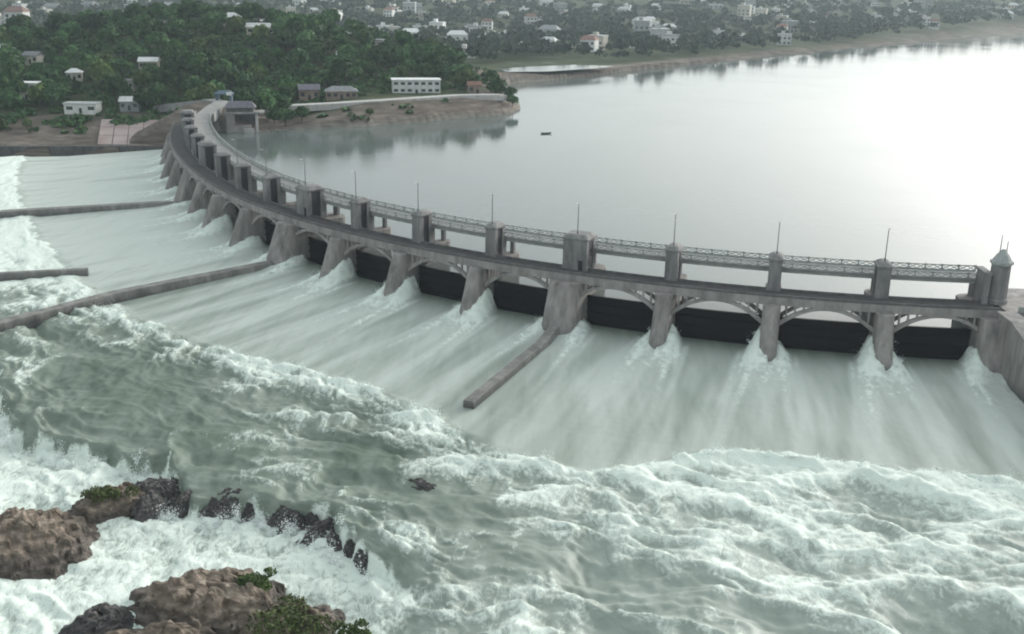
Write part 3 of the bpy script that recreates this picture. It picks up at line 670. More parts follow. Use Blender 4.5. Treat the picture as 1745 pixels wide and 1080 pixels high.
# the low river wall along the far bank and the pink stone revetment above it
def river_wall():
    pts = [(-131, 426.2), (-150, 427.5), (-205, 421.5), (-300, 406.5), (-400, 386)]
    root = empty('bank_wall', (-150, 426, -14)); tag(root, 'low dark retaining wall along the far river bank below the hill', 'wall')
    for k in range(len(pts) - 1):
        a, b = np.array(pts[k]), np.array(pts[k + 1]); L = np.linalg.norm(b - a); n = int(L / 9); t = (b - a) / L; nn = np.array([-t[1], t[0]])
        for j in range(n):
            p = a + t * (j * L / n + .03); q = a + t * ((j + 1) * L / n - .03)
            mb = MB(); r = lambda c: [(*(c - nn * 1.0), -16), (*(c + nn * 1.0), -16), (*(c + nn * .8), -11.0), (*(c - nn * .8), -11.0)]
            mb.loft([r(p), r(q)]); link('wall_block', mb.mesh('wall_block', M['dark_conc']), root)
river_wall()
def revetment():
    root = empty('revetment', (-150, 430, -11)); tag(root, 'pinkish stone revetment sloping up from the low bank wall', 'revetment')
    x0s = np.linspace(0, 1, 7)
    A, B, C_, D_ = np.array((-169, 427.0, -10.9)), np.array((-132.5, 427.0, -10.9)), np.array((-142, 460, -5.2)), np.array((-179, 460.0, -5.2))
    for k in range(6):
        for j in range(3):
            def q(u, v): return (A * (1 - u) + B * u) * (1 - v) + (D_ * (1 - u) + C_ * u) * v
            u0, u1, v0, v1 = x0s[k] + .004, x0s[k + 1] - .004, j / 3 + .006, (j + 1) / 3 - .006
            c = [q(u0, v0), q(u1, v0), q(u1, v1), q(u0, v1)]
            mb = MB(); mb.loft([[tuple(p - np.array((0, 0, 1.2))) for p in c], [tuple(p + np.array((0, 0, .35))) for p in c]]); link('slab', mb.mesh('slab', M['pink']), root)
revetment()

def cloud_mesh(name, V, mat):
    n = len(V); me = bpy.data.meshes.new(name)
    me.vertices.add(n * 4); me.vertices.foreach_set('co', V.reshape(-1).astype(np.float32))
    me.loops.add(n * 4); me.loops.foreach_set('vertex_index', np.arange(n * 4, dtype=np.int32))
    me.polygons.add(n); me.polygons.foreach_set('loop_start', np.arange(0, n * 4, 4, dtype=np.int32))
    me.materials.append(mat); me.update(calc_edges=True); return me
def spray():                                              # drops thrown up at the ledge, the jump and the pier noses
    iv, us, z, ue, u0, D = RIVER
    rng = np.random.default_rng(77); C = []; S = []
    def jets(n, drops, line, i0, i1, off, h, spread, size):
        for _ in range(n):
            ii = rng.uniform(min(i0, i1), max(i0, i1)); k = np.searchsorted(iv, ii); uu = line(ii, k) + off * rng.normal(1, .35)
            r = int(np.clip(np.searchsorted(us, uu), 0, len(us) - 1)); zz = z[r, min(k, len(iv) - 1)]
            hh = h * rng.gamma(2.0, .5); m = int(drops * rng.uniform(.4, 1.6)); t = rng.random(m) ** 1.7
            w = spread * (0.25 + t)
            p = P(np.full(m, ii), uu); C.append(p + np.stack([rng.normal(size=m) * w, rng.normal(size=m) * w, zz + t * hh - .05], -1)); S.append(size * (0.35 + rng.random(m)) * (1 - .55 * t))
    jets(240, 130, lambda i, k: np.interp(i, *LEDGE), 3.6, 8.2, 4.0, 1.4, .5, .13)
    jets(300, 45, lambda i, k: np.interp(i, *JUMP), -.2, 8.5, 4.0, .6, .7, .12)
    for j in range(0, 11):
        hw = 3.9 if j % 4 == 0 else 2.1
        for sgn in (-1, 1):
            jets(10, 60, lambda i, k: 4.5 + rng.random() * 9, j + sgn * (hw - .2) / 20, j + sgn * (hw + 1.2) / 20, 0.5, .8, .6, .12)
    c = np.concatenate(C); sz = np.concatenate(S)[:, None]; n = len(c)
    nr = rng.normal(size=(n, 3)); nr /= np.linalg.norm(nr, axis=1)[:, None]; a = np.cross(nr, rng.normal(size=(n, 3))); a /= np.linalg.norm(a, axis=1)[:, None]; b = np.cross(nr, a)
    V = np.stack([c - a * sz, c - b * sz * .8, c + a * sz, c + b * sz * 1.1], 1) * 1.0
    tag(link('spray', cloud_mesh('spray', V, M['spray'])), 'white spray flung up by the falling water', 'spray', kind='stuff')
M['spray'] = mottled('spray_white', (0.72, 0.78, 0.76), (0.85, 0.89, 0.88), 1.0, 0.9, (1, 1, 1), 0.0, None, 'World', spec=0.1)
spray()

# ---------------------------------------------------------------- rocks in the river
from mathutils import noise as mnoise
def rock_mesh(seed, n, mat):                                # an eroded outcrop: fractured, stepped dome with a skirt that runs under water
    t = np.linspace(-1.15, 1.15, n); X, Y = np.meshgrid(t, t)
    o = seed * 7.31
    r = np.hypot(X, Y) + 0.30 * fbm(X * 1.3 + o, Y * 1.3 - o, 3 + seed, 3)
    dome = np.clip(1 - r ** 2.2, -0.6, 1)
    a = 0.5 + seed
    u, v = X * math.cos(a) + Y * math.sin(a), Y * math.cos(a) - X * math.sin(a)
    blk = np.abs(noise(u * 2.3 + o, v * 4.2, 40 + seed)) + 0.6 * np.abs(noise(u * 5.1, v * 8.0 + o, 41 + seed))
    h = dome * (0.72 + 0.45 * fbm(X * 2.1 + o, Y * 2.1, 20 + seed, 3)) + 0.26 * (blk - 0.3) * (dome > -.3) + 0.05 * fbm(X * 9, Y * 9 + o, 60 + seed, 4)
    st = 0.23; q = h / st + 0.35 * noise(X * 3, Y * 3, 9 + seed); f = q - np.floor(q)
    h = 0.4 * h + 0.6 * st * (np.floor(q) + smooth(0.35, 0.65, f))            # bedding steps
    jx = 0.09 * fbm(X * 5, Y * 5, 70 + seed, 3); jy = 0.09 * fbm(X * 6, Y * 6, 90 + seed, 3)
    return grid_mesh('boulder', X + jx, Y + jy, h, M[mat], smooth_=False)
ROCKS = [  # x, y, z, sx, sy, sz, rot, material, label
    (-66.5, 127.0, -17.3, 9.0, 8.5, 4.2, 0.3, 'rock', 'large brown boulder at the frame edge with a grassy back'),
    (-58.0, 138.0, -17.3, 6.4, 3.8, 3.0, 0.5, 'rock', 'grey-brown rock hump behind the large brown boulder'),
    (-53.0, 141.5, -17.2, 4.2, 3.0, 2.8, 0.2, 'wet_rock', 'dark wet rock on the far side of the large brown boulder'),
    (-52.2, 137.0, -16.8, 2.6, 2.2, 2.2, 1.2, 'wet_rock', 'small wet rock at the foot of the dark wet rock'),
    (-36.0, 113.0, -17.6, 9.6, 6.6, 4.3, -0.2, 'rock', 'broad brown rock outcrop in the white water with a bush'),
    (-41.5, 104.0, -18.2, 10.0, 4.6, 4.0, 0.25, 'rock', 'low brown rock in front of the broad outcrop'),
    (-49.0, 109.5, -18.0, 4.0, 2.8, 2.4, 0.7, 'wet_rock', 'dark wet rock beside the broad brown outcrop'),
    (-26.5, 107.5, -17.8, 7.0, 6.0, 3.6, 0.1, 'rock', 'grass-covered low rock beside the broad brown outcrop'),
    (-39.4, 138.4, -16.9, 5.0, 2.6, 2.7, 0.5, 'wet_rock', 'dark purple rock splitting the cascade'),
    (-31.4, 134.0, -16.9, 3.4, 1.7, 2.3, -0.5, 'wet_rock', 'dark rock standing in the cascade next to the falling sheet'),
    (-25.8, 130.2, -16.6, 3.0, 1.5, 1.9, 0.9, 'wet_rock', 'small dark rock at the lower end of the cascade'),
    (-13.0, 139.5, -14.6, 3.4, 1.7, 1.6, -0.4, 'wet_rock', 'low brown rock breaking the surface in mid river'),
]
for k, (x, y, z, sx, sy, sz, rz, mt, lb) in enumerate(ROCKS):
    o = link('boulder', rock_mesh(k + 1, 64 if sx > 5 else 34, mt), None, Matrix.Translation((x, y, z)) @ Matrix.Rotation(rz, 4, 'Z') @ Matrix.Diagonal((sx, sy, sz, 1)))
    tag(o, lb, 'rock', 'rocks in the river')

for k, (ii, du, sx, sy, sz, rz, dz) in enumerate([(3.72, 1.0, 2.6, 1.2, 2.0, .9, 0), (3.84, 0.7, 1.8, 1.0, 1.7, .6, .1), (3.97, 1.2, 3.0, 1.4, 2.2, .8, 0), (4.14, 0.8, 2.0, 1.0, 1.9, 1.1, .2), (4.28, 1.2, 2.8, 1.3, 2.0, .5, 0),
                                                     (4.5, 0.8, 2.3, 1.1, 2.2, .4, .1), (4.62, 1.1, 2.0, 1.2, 1.8, .9, 0), (4.86, 0.9, 2.7, 1.2, 2.0, .2, .1), (5.05, 1.0, 2.2, 1.0, 1.8, .6, 0)]):
    q = P(ii, np.interp(ii, *LEDGE) + du)
    o = link('ledge_rock', rock_mesh(30 + k, 34, 'wet_rock'), None, Matrix.Translation((q[0], q[1], -17.0 + dz)) @ Matrix.Rotation(float(ang(ii)) + rz, 4, 'Z') @ Matrix.Diagonal((sx, sy, sz, 1)))
    tag(o, 'dark wet rock of the broken ledge under the falling white water', 'rock', 'rocks of the ledge')
# ---------------------------------------------------------------- trees
def leaf_cloud(rng, lobes, n, size):                       # leaf clumps spread through lumpy lobes
    V = np.zeros((n, 4, 3)); lob = rng.choice(len(lobes), n, p=np.array([l[3] ** 2 for l in lobes]) / sum(l[3] ** 2 for l in lobes))
    L = np.array(lobes)[lob]
    d = rng.normal(size=(n, 3)); d /= np.linalg.norm(d, axis=1)[:, None]; d[:, 2] = np.where(d[:, 2] < -.35, -d[:, 2], d[:, 2])
    r = L[:, 3] * (0.72 + 0.42 * rng.random(n))
    c = L[:, :3] + d * r[:, None] * np.array((1, 1, .85))
    nrm = d + 0.75 * rng.normal(size=(n, 3)); nrm /= np.linalg.norm(nrm, axis=1)[:, None]
    a = np.cross(nrm, rng.normal(size=(n, 3))); a /= np.linalg.norm(a, axis=1)[:, None]; b = np.cross(nrm, a)
    s = size * (0.55 + 0.9 * rng.random(n))[:, None]
    V[:, 0] = c - a * s * .5 - b * s * .3; V[:, 1] = c + a * s * .55 - b * s * .35; V[:, 2] = c + a * s * .4 + b * s * .5; V[:, 3] = c - a * s * .5 + b * s * .4
    return V
def make_tree(seed, h, r, mat, n=900):
    rng = np.random.default_rng(seed)
    lobes = []
    for k in range(rng.integers(7, 11)):
        a = rng.random() * 6.28; q = r * 0.62 * math.sqrt(rng.random()); zz = h * (0.38 + 0.42 * rng.random())
        lobes.append((q * math.cos(a), q * math.sin(a), zz, r * (0.36 + 0.26 * rng.random())))
    lobes.append((0, 0, h * .78, r * .45))
    crown = cloud_mesh('crown', leaf_cloud(rng, lobes, n, r * 0.23), mat)
    mb = MB(); t = [ngon(0, 0, r * .075, -1.5, 7), ngon(.05, 0, r * .06, h * .2, 7), ngon(.15, .1, r * .045, h * .45, 7), ngon(.1, .2, r * .02, h * .75, 7)]
    mb.loft(t)
    for l in lobes[:5]: mb.bar((.1, .05, h * .3), (l[0] * .8, l[1] * .8, l[2]), r * .04)
    return crown, mb.mesh('trunk', M['bark'])
TREES = [make_tree(100 + k, 8.5 + 1.2 * (k % 3), 4.4 + .5 * (k % 4), M['leaf_light'] if k in (3,) else M['leaf'], 950) for k in range(6)]
def put_tree(x, y, k, s, label, group, z=None):
    z = float(ground_z(np.array([x]), np.array([y]))[0]) if z is None else z
    Mx = Matrix.Translation((x, y, z - .2)) @ Matrix.Rotation(random.random() * 6.28, 4, 'Z') @ Matrix.Diagonal((s, s, s * random.uniform(.85, 1.15), 1))
    e = empty('tree', Mx); tag(e, label, 'tree', group)
    link('crown', TREES[k][0], e, Mx); link('trunk', TREES[k][1], e, Mx)
HOUSE_XY = []

# ---------------------------------------------------------------- houses
def gz(x, y): return float(ground_z(np.array([float(x)]), np.array([float(y)]))[0])
def house(x, y, w, d, h, rz, wm, rm, roof, label, cat='house', group=None, z=None, wins=3, floors=1, name='house'):
    z = gz(x, y) if z is None else z
    Mx = Matrix.Translation((x, y, z)) @ Matrix.Rotation(rz, 4, 'Z'); e = empty(name, Mx); tag(e, label, cat, group)
    mb = MB(); mb.box(-w / 2, w / 2, -d / 2, d / 2, -2.5, h); link('wall', mb.mesh('wall', M[wm]), e, Mx)
    mb = MB()
    if roof == 'flat':
        mb.box(-w / 2 - .4, w / 2 + .4, -d / 2 - .4, d / 2 + .4, h, h + .45)
    elif roof == 'gable':
        a, b, rr = w / 2 + .5, d / 2 + .6, d * .28
        mb.add([(-a, -b, h - .15), (a, -b, h - .15), (a, b, h - .15), (-a, b, h - .15), (-a, 0, h + rr), (a, 0, h + rr), (-a, -b, h + .05), (a, -b, h + .05), (a, b, h + .05), (-a, b, h + .05), (-a, 0, h + rr + .25), (a, 0, h + rr + .25)],
               [(6, 7, 11, 10), (8, 9, 10, 11), (0, 4, 5, 1), (2, 5, 4, 3), (0, 1, 7, 6), (2, 3, 9, 8), (0, 6, 10, 4), (4, 10, 9, 3), (1, 5, 11, 7), (5, 2, 8, 11)])
        mb.add([(-w / 2, -d / 2, h - .2), (-w / 2, d / 2, h - .2), (-w / 2, 0, h + rr - .1)], [(0, 2, 1)]); mb.add([(w / 2, -d / 2, h - .2), (w / 2, d / 2, h - .2), (w / 2, 0, h + rr - .1)], [(0, 1, 2)])
    else:                                                     # hip
        a, b, rr = w / 2 + .6, d / 2 + .6, d * .3
        mb.add([(-a, -b, h), (a, -b, h), (a, b, h), (-a, b, h), (-a + d / 2, 0, h + rr), (a - d / 2, 0, h + rr)], [(0, 1, 5, 4), (2, 3, 4, 5), (1, 2, 5), (3, 0, 4), (3, 2, 1, 0)])
    link('roof', mb.mesh('roof', M[rm]), e, Mx)
    fh = h / floors
    for f in range(floors):
        for k in range(wins):
            cxw = -w / 2 + w * (k + .5) / wins
            if f == 0 and k == wins // 2 and wins > 1:
                mb = MB(); mb.box(cxw - .6, cxw + .6, -d / 2 - .05, -d / 2 + .1, 0, 2.2); link('door', mb.mesh('door', M['glass']), e, Mx); continue
            ww = min(1.5, w / wins * .3)
            mb = MB(); mb.box(cxw - ww, cxw + ww, -d / 2 - .04, -d / 2 + .1, f * fh + fh * .35, f * fh + fh * .75); link('window', mb.mesh('window', M['glass']), e, Mx)
    HOUSE_XY.append((x, y, max(w, d) * .6 + 2)); return e
house(-47.5, 511.0, 22.5, 9, 6.3, 0.16, 'white_wall', 'roof_pale', 'flat', 'long white flat-roofed building on the promenade of the headland', 'building', z=2.9, wins=7, floors=2, name='building')
house(-94.5, 490, 9, 7, 4.6, 0.25, 'brown_wall', 'roof_purple', 'gable', 'small brown gabled house at the near end of the promenade', z=1.6, wins=3)
house(-79.5, 489, 14, 7, 3.6, 0.2, 'brown_wall', 'roof_grey', 'hip', 'low long hip-roofed house beside the small brown gabled house', z=2.2, wins=5)
house(-20, 516.0, 6, 5, 4.2, 0.1, 'brown_wall', 'roof_red', 'gable', 'small brownish hut among trees near the headland tip', z=2.6, wins=2)
PIN = [((-221.4, 487, 9, 7, 7, .1), 'cream_wall', 'roof_pale', 'flat', 'pale two-storey house low on the wooded slope above the river', 2),
       ((-265.8, 562, 9, 8, 5, .2), 'white_wall', 'roof_pale', 'hip', 'white hip-roofed house at the frame edge among the slope trees', 1),
       ((-244.6, 548, 8, 6, 4, -.2), 'cream_wall', 'roof_grey', 'gable', 'small cream gabled house high among the slope trees', 1),
       ((-211.1, 515, 7, 6, 4, .3), 'cream_wall', 'roof_pale', 'hip', 'small pale hip-roofed house in mid slope among trees', 1),
       ((-190.5, 470, 14, 7, 3.8, .05), 'white_wall', 'roof_pale', 'flat', 'long low white shed at the foot of the wooded slope', 1),
       ((-171.5, 476, 8, 6, 4, .1), 'grey_wall', 'roof_pale', 'gable', 'pale grey gabled shed right of the long low white shed', 1),
       ((-182.5, 508, 8, 6, 4, -.3), 'cream_wall', 'roof_grey', 'flat', 'small flat-roofed house above the long low white shed', 1),
       ((-183, 539, 9, 6, 4, .1), 'cream_wall', 'roof_pale', 'gable', 'cream gabled house half hidden in the hill trees', 1),
       ((-160.6, 616, 10, 8, 5, .2), 'cream_wall', 'roof_pale', 'hip', 'cream hip-roofed house at the crest of the hill', 1),
       ((-140.8, 601, 15, 7, 4, .1), 'cream_wall', 'roof_pale', 'gable', 'long pale-roofed house just below the hill crest', 1),
       ((-89.7, 561, 6, 5, 4, .1), 'white_wall', 'roof_pale', 'gable', 'tiny white house on the shoulder of the hill', 1),
       ((-76.8, 592, 9, 7, 5, 0), 'cream_wall', 'roof_grey', 'flat', 'flat-roofed cream house on the eastern shoulder of the hill', 1)]
for (x, y, w, d, h, rz), wm, rm, rf, lb, fl in PIN: house(x, y, w, d, h, rz, wm, rm, rf, lb, group='houses on the wooded hill', floors=fl)

# ---------------------------------------------------------------- town beyond the hill and the reservoir
def town_house_mesh(k):
    rng = random.Random(k); w, d, h = rng.uniform(8, 15), rng.uniform(7, 10), rng.choice((3.8, 4.2, 7, 7.5, 10))
    mb = MB(); mb.box(-w / 2, w / 2, -d / 2, d / 2, -3, h, 0)
    if k % 3: mb.box(-w / 2 - .3, w / 2 + .3, -d / 2 - .3, d / 2 + .3, h, h + .5, 1); mb.box(-w / 4, 0, -d / 4, d / 5, h + .5, h + 2.6, 0)
    else: mb.loft([ring_box(-w / 2 - .5, w / 2 + .5, -d / 2 - .5, d / 2 + .5, h), ring_box(-w / 3, w / 3, -.2, .2, h + d * .3)], 1)
    nf = max(1, int(h / 3.4))
    for f in range(nf):
        for j in range(3): mb.box(-w / 2 + w * (j + .5) / 3 - .8, -w / 2 + w * (j + .5) / 3 + .8, -d / 2 - .05, -d / 2 + .05, f * 3.3 + 1.0, f * 3.3 + 2.4, 2)
    wm = ('white_wall', 'cream_wall', 'grey_wall', 'white_wall')[k % 4]; rm = ('roof_pale', 'roof_grey', 'roof_pale', 'roof_red', 'roof_pale')[k % 5]
    return mb.mesh('town_house', M[wm], M[rm], M['glass'])
TOWN = [town_house_mesh(k) for k in range(12)]
def in_view(x, y, m=1.04):                                  # inside the camera's wide wedge, with a margin
    return abs(x) < (y * 0.955 + 18) * 0.4847 * m + 40
town_pts = []
def put_town(x, y, k, s=1.0, label=None, group=None):
    Mx = Matrix.Translation((x, y, gz(x, y))) @ Matrix.Rotation(random.uniform(-.5, .5), 4, 'Z') @ Matrix.Diagonal((s, s, s, 1))
    tag(link('town_house', TOWN[k], None, Mx), ('white', 'cream', 'grey', 'white')[k % 4] + (' flat-roofed' if k % 3 else ' hip-roofed') + label[4:], 'house', group); town_pts.append((x, y)); HOUSE_XY.append((x, y, 11 * s))
LB = {0: ('pale house in the hazy town beyond the wooded hill', 'town houses beyond the hill'), 1: ('pale house in the hazy town beyond the reservoir embankment', 'town houses beyond the reservoir')}
PINT = [(-513.7, 1125, 3, 2.0), (-138, 1140, 7, 1.4), (-96, 988, 0, 1.2), (-81, 1115, 4, 1.5), (-70, 1090, 1, 1.2), (-60, 1010, 8, 1.0), (-32.7, 1200, 3, 1.2), (6, 930, 8, .9), (28, 940, 0, .9), (50, 950, 1, .9), (74, 955, 8, .8), (104, 960, 4, .8), (-120, 1060, 5, 1.0)]
for (x, y, k, s) in PINT: put_town(x, y, k, s, *LB[0 if x < -40 else 1])
tries = 0
while len(town_pts) < 285 and tries < 16000:
    tries += 1
    y = random.uniform(900, 2300) if random.random() < .9 else random.uniform(800, 1200); x = random.uniform(-.56, .56) * y
    if not in_view(x, y): continue
    if fbm(np.array([x / 160.0]), np.array([y / 220.0]), 61, 2)[0] < -0.08 and random.random() < .85: continue
    d = sdf(RES_POLY, np.array([x]), np.array([y]))[0]
    if d < 48 or min(math.hypot(x - a, y - b) for a, b in town_pts) < 17: continue
    # houses wholly behind the hill are left out
    if x < -40 and x > -330 and y < 900: continue
    g = 0 if x / y < -0.06 else 1
    put_town(x, y, random.randrange(12), random.uniform(.95, 1.4), *LB[g])

# ---------------------------------------------------------------- trees on the hill and banks
def free(x, y, m=0.0): return all((x - a) ** 2 + (y - b) ** 2 > (r + m) ** 2 and not (abs(x - a) < r * .8 and -10 < y - b < 0) for a, b, r in HOUSE_XY)
cand = []
cx_, cy_ = RNG.uniform(-345, 5, 6000), RNG.uniform(455, 660, 6000)
dres, driv = sdf(RES_POLY, cx_, cy_), sdf(RIV_POLY, cx_, cy_)
hz = ground_z(cx_, cy_)
placed = []
for x, y, a, b, z in zip(cx_, cy_, dres, driv, hz):
    if len(placed) >= 285: break
    if a < 27 or b < 46 or not in_view(x, y, 1.0): continue
    if -115 < x < -8 and y < 521 and a < 62 and not (-118 < x < -98): continue
    if math.hypot(x + 126, y - 449) < 24: continue
    if not free(x, y): continue
    mind = 8.2
    if any((x - p) ** 2 + (y - q) ** 2 < mind ** 2 for p, q in placed): continue
    if y > 640 and random.random() < .6: continue
    placed.append((x, y))
    k = random.choice((0, 1, 2, 3, 4, 5, 0, 1, 2, 4, 5))
    hue = 'light green' if k == 3 else 'dark green'; west = 'above the river bank' if x < -150 else 'above the reservoir'
    grp = ((hue + ' tree on the crest of the wooded hill ' + west, 'trees on the hill crest') if z > 18 else (hue + ' tree on the mid slope of the wooded hill ' + west, 'trees on the hill slope')) if z > 7 else (hue + ' tree at the foot of the wooded hill ' + west, 'trees at the foot of the hill')
    put_tree(x, y, k, random.uniform(.75, 1.25), grp[0], grp[1], z)
for (x, y, k, s, lb) in [(-8, 522, 2, .75, 'leafy tree close to the headland tip, nearest the white building'), (-1.5, 514, 4, .6, 'small tree standing at the very tip of the headland'), (-3, 530, 1, .7, 'tree on the back shore of the headland tip'),
                         (-22, 532, 0, 1.0, 'tree rising behind the brownish hut on the headland'), (-12, 540, 5, 1.0, 'tall dark tree at the eastern end of the hill wood'),
                         (-108, 449, 5, .75, 'dark tree leaning over the water beside the intake house'), (-101, 446, 0, .7, 'round dark tree at the waterline right of the intake house'), (-96, 444, 1, .8, 'second dark tree along the waterline right of the intake house'), (-90, 449, 4, .8, 'third dark tree along the waterline right of the intake house'), (-104, 453, 2, 1.0, 'tall dark tree behind the waterline trees by the intake house'), (-214, 441, 3, .5, 'yellow-green bushy tree on the far river bank at the frame edge'), (-205, 445, 3, .4, 'smaller yellow-green bushy tree on the far river bank'), (-62.5, 459.5, 3, .32, 'yellow-green bush on the brown reservoir bank')]:
    put_tree(x, y, k, s, lb, 'trees of the headland')
def far_wood():                                              # uncountable woodland and town greenery far behind
    rng = np.random.default_rng(5); n = 6600
    y = 640 + rng.random(n * 2) ** 1.5 * 2300; x = rng.uniform(-.58, .58, n * 2) * y
    d = sdf(RES_POLY, x, y); ok = (d > 24) & ~((y < 700) & (x > -300) & (x < -60)) & (fbm(x / 120, y / 200, 71, 3) > -0.42)
    # a clearing with the pale pond, and open ground behind the embankment
    ok &= ~((np.abs(x - 40 - (y - 690) * .3) < 75) & (y < 800) & (y > 610))
    hp = np.array(town_pts)
    for a, b in hp: ok &= ~((np.abs(x - a) < 10) & (y - b < 7) & (y - b > -40))
    x, y = x[ok][:n], y[ok][:n]; z = ground_z(x, y)
    base = []
    for k in range(5):
        r = np.random.default_rng(300 + k); lobes = [(r.normal() * 1.6, r.normal() * 1.6, 4.2 + r.random() * 2.6, 2.0 + r.random() * 1.2) for _ in range(5)]
        base.append(leaf_cloud(r, lobes, 46, 2.1))
    V = []
    for k, (a, b, c) in enumerate(zip(x, y, z)):
        s = rng.uniform(.8, 1.5); V.append(base[k % 5] * s + np.array((a, b, c - .5)))
    o = link('woodland', cloud_mesh('woodland', np.concatenate(V), M['leaf_far'])); tag(o, 'hazy mass of far trees spreading between the town houses', kind='stuff', cat='woodland')
far_wood()
def undergrowth():
    rng = np.random.default_rng(6); n = 9000
    x = rng.uniform(-345, 5, n); y = rng.uniform(440, 640, n)
    a, b = sdf(RES_POLY, x, y), sdf(RIV_POLY, x, y)
    nz = fbm(x / 14, y / 14, 88, 3)
    ok = (a > 14) & (b > 26) & (nz > -.05) & ~((x > -115) & (x < -8) & (y < 520) & (a < 40))
    ok |= (b > 7) & (b < 40) & (nz > .02) & (x < -178)
    ok |= (a > 5) & (a < 16) & (nz > .25) & (b > 20)
    ok &= np.hypot(x + 126, y - 449) > 16
    for (hx, hy, r) in HOUSE_XY: ok &= (x - hx) ** 2 + (y - hy) ** 2 > (r * .8) ** 2
    x, y = x[ok], y[ok]; z = ground_z(x, y); V = []
    r = np.random.default_rng(8); base = [leaf_cloud(r, [(0, 0, .5, 1.0), (.8, .3, .4, .8), (-.6, -.5, .3, .7)], 16, 1.0) for _ in range(5)]
    for k in range(len(x)): V.append(base[k % 5] * rng.uniform(.6, 1.5) + np.array((x[k], y[k], z[k])))
    o = link('undergrowth', cloud_mesh('undergrowth', np.concatenate(V), M['leaf'])); tag(o, 'low dark scrub covering the hill and upper banks', kind='stuff', cat='scrub')
undergrowth()

# ---------------------------------------------------------------- promenade, pond, intake house, gatehouse, boat
def strip(name, pts, w, mat, top=.25, thick=1.6, label=None):
    pts = [np.array(p, float) for p in pts]; rings = []
    for k, p in enumerate(pts):
        t = pts[min(k + 1, len(pts) - 1)] - pts[max(k - 1, 0)]; t = t[:2] / np.linalg.norm(t[:2]); nn = np.array([-t[1], t[0]])
        a, b = p[:2] - nn * w / 2, p[:2] + nn * w / 2
        rings.append([(*a, p[2] - thick), (*b, p[2] - thick), (*b, p[2] + top), (*a, p[2] + top)])
    mb = MB(); mb.loft(rings); return tag(link(name, mb.mesh(name, M[mat])), label, kind='structure')
strip('promenade', [(-110, 462, 1.2), (-98, 464, 1.6), (-80, 469.5, 2.2), (-62, 477.5, 2.8), (-45, 489, 3.0), (-27, 503, 3.0), (-13, 511.5, 2.6), (-6, 517, 2.0)], 6.0, 'pale_concrete', .3, 2.4, 'pale concrete promenade along the top of the headland bank')
strip('path', [(-46, 600, 11.0), (-40, 606, 10.5), (-48, 616, 12.5), (-62, 620, 14), (-66, 632, 13)], 3.0, 'pale_concrete', 1.2, 2, 'pale winding path on the shoulder of the hill')
strip('approach_road', [(-121.5, 418, 3.28), (-123.5, 436, 3.6), (-124, 452, 4.0), (-133, 466, 3.4), (-160, 478, -1.0)], 6.5, 'road', .3, 3, 'grey road leading from the bridge onto the bank')
mb = MB(); pts = [(-6, 668), (20, 676), (52, 706), (66, 726), (40, 732), (10, 712), (-12, 690)]; zz = max(gz(x, y) for x, y in pts) + .15
mb.add([(x, y, zz) for x, y in pts], [tuple(range(7))]); tag(link('pond_water', mb.mesh('pond_water', M['lake'])), 'pale pond behind the reservoir embankment', kind='structure')
def intake_house():
    Mx = Matrix.Translation((-110.5, 432.0, 0)) @ Matrix.Rotation(0.2, 4, 'Z'); e = empty('intake_house', Mx @ Matrix.Translation((0, 0, -6))); tag(e, 'small concrete intake house with purple roof and white column at the waterside', 'building')
    def part(nm, mat, *boxes):
        mb = MB()
        for b in boxes: mb.box(*b)
        link(nm, mb.mesh(nm, M[mat]), e, Mx)
    part('base', 'concrete', (-6.5, 3.2, -3, 4, -10, -2.6)); part('wall', 'concrete', (-6.5, -3.2, -2.8, 4, -2.6, 2.2)); part('back_wall', 'dark_conc', (-3.2, 5.6, 3.0, 4, -2.6, 2.2))
    part('column', 'pale_concrete', (5.0, 6.0, -2.9, -1.9, -6, 2.2)); part('slab', 'concrete', (-7.0, 8.5, -3.4, 4.4, 2.2, 2.9)); part('step', 'pale_concrete', (0.4, 4.2, -4.4, -3.0, -10, -3.6))
    part('upper_wall', 'dark_conc', (-6.3, 4.4, -2.4, 3.6, 2.9, 4.6))
    mb = MB(); mb.loft([ring_box(-7.0, 5.4, -3.1, 4.3, 4.6), ring_box(-5.2, 3.6, .1, .9, 6.9)]); link('roof', mb.mesh('roof', M['roof_purple']), e, Mx)
intake_house()
def gatehouse():
    Mx = Matrix.Translation((-125.5, 461, 3.5)) @ Matrix.Rotation(.1, 4, 'Z') @ Matrix.Scale(0.85, 4); e = empty('gatehouse', Mx); tag(e, 'small blue-grey gatehouse at the far end of the bridge road', 'building')
    for a_ in (-4, 2.6): mb = MB(); mb.box(a_, a_ + 1.4, -2, 2, -2, 3.4); link('wall', mb.mesh('wall', M['blue']), e, Mx)
    mb = MB(); mb.box(-4.6, 4.6, -2.6, 2.6, 3.4, 4.0); mb.loft([ring_box(-4.3, 4.3, -2.4, 2.4, 4.0), ring_box(-2.5, 2.5, -.3, .3, 5.3)]); link('roof', mb.mesh('roof', M['blue']), e, Mx)
    mb = MB(); mb.box(1.6, 4.2, -2.75, -2.605, 3.1, 4.7); link('highlight_board', mb.mesh('highlight_board', M['white_wall']), e, Mx)  # added white board stands in for a bright highlight on the gatehouse
gatehouse()
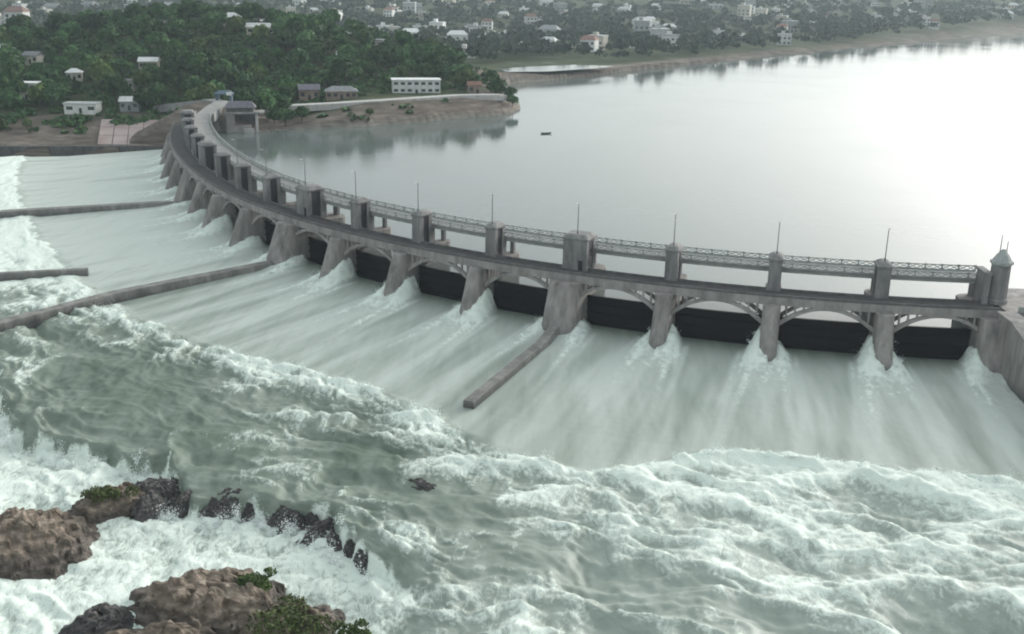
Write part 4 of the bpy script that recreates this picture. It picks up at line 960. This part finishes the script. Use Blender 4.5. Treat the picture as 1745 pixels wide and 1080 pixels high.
def boat():
    Mx = Matrix.Translation((12.7, 439.4, Z_RES)) @ Matrix.Rotation(.3, 4, 'Z'); e = empty('rowing_boat', Mx); tag(e, 'tiny dark rowing boat alone on the reservoir', 'boat')
    def hull(s, z): return [(2.6 * s, 0, z + .25), (1.4 * s, .65 * s, z), (-1.6 * s, .65 * s, z), (-2.2 * s, .35 * s, z), (-2.2 * s, -.35 * s, z), (-1.6 * s, -.65 * s, z), (1.4 * s, -.65 * s, z)]
    mb = MB(); mb.loft([hull(.7, -.25), hull(.9, .05), hull(1.0, .5)], caps=False); mb.loft([hull(.94, .5), hull(.8, .12)], caps=False); mb.add(hull(.8, .12), [tuple(range(7))]); link('hull', mb.mesh('hull', M['boat']), e, Mx)
    for x in (-1.0, .5):
        mb = MB(); mb.box(x - .15, x + .15, -.58, .58, .36, .42); link('seat', mb.mesh('seat', M['bark']), e, Mx)
boat()
# grass and bushes on the rocks
def tuft_cloud(name, x, y, z, rx, ry, n, size, mat, label, lift=.5, cat='grass', kind=None):
    r = np.random.default_rng(int(abs(x * 31 + y))); lobes = [(r.normal() * rx * .5, r.normal() * ry * .5, lift * r.random(), min(rx, ry) * (.35 + .3 * r.random())) for _ in range(8)]
    o = link(name, cloud_mesh(name, leaf_cloud(r, lobes, n, size), M[mat]), None, Matrix.Translation((x, y, z))); tag(o, label, cat, kind=kind)
tuft_cloud('bush', -31.0, 114.0, -15.2, 2.4, 1.8, 900, .3, 'leaf_light', 'leafy green bush on the back of the broad brown outcrop', 1.2, 'bush')
tuft_cloud('grass_patch', -27.0, 107.5, -15.9, 4.6, 3.6, 2200, .28, 'grass', 'green grass covering the low rock beside the broad outcrop', .2, 'grass')
tuft_cloud('grass_patch', -58.5, 136.5, -14.9, 3.4, 2.0, 1100, .25, 'grass', 'light green grass on the rock hump behind the large boulder', .2, 'grass')
tuft_cloud('bush', -17.5, 105.5, -16.4, 2.2, 1.6, 800, .28, 'leaf_light', 'low green bush in the white water at the bottom edge', .6, 'bush')
# ---------------------------------------------------------------- haze
def haze():
    mb = MB(); mb.box(-5500, 5500, -450, 9500, -23, 190)
    m = bpy.data.materials.new('haze'); m.use_nodes = True; nt = m.node_tree; nt.nodes.clear()
    o = nt.nodes.new('ShaderNodeOutputMaterial'); v = nt.nodes.new('ShaderNodeVolumePrincipled')
    v.inputs['Color'].default_value = (0.78, 0.92, 1.0, 1); v.inputs['Density'].default_value = 0.00012; v.inputs['Anisotropy'].default_value = 0.2
    nt.links.new(v.outputs[0], o.inputs['Volume'])
    tag(link('haze', mb.mesh('haze', m)), 'thin pale haze filling the whole valley', kind='stuff')
haze()
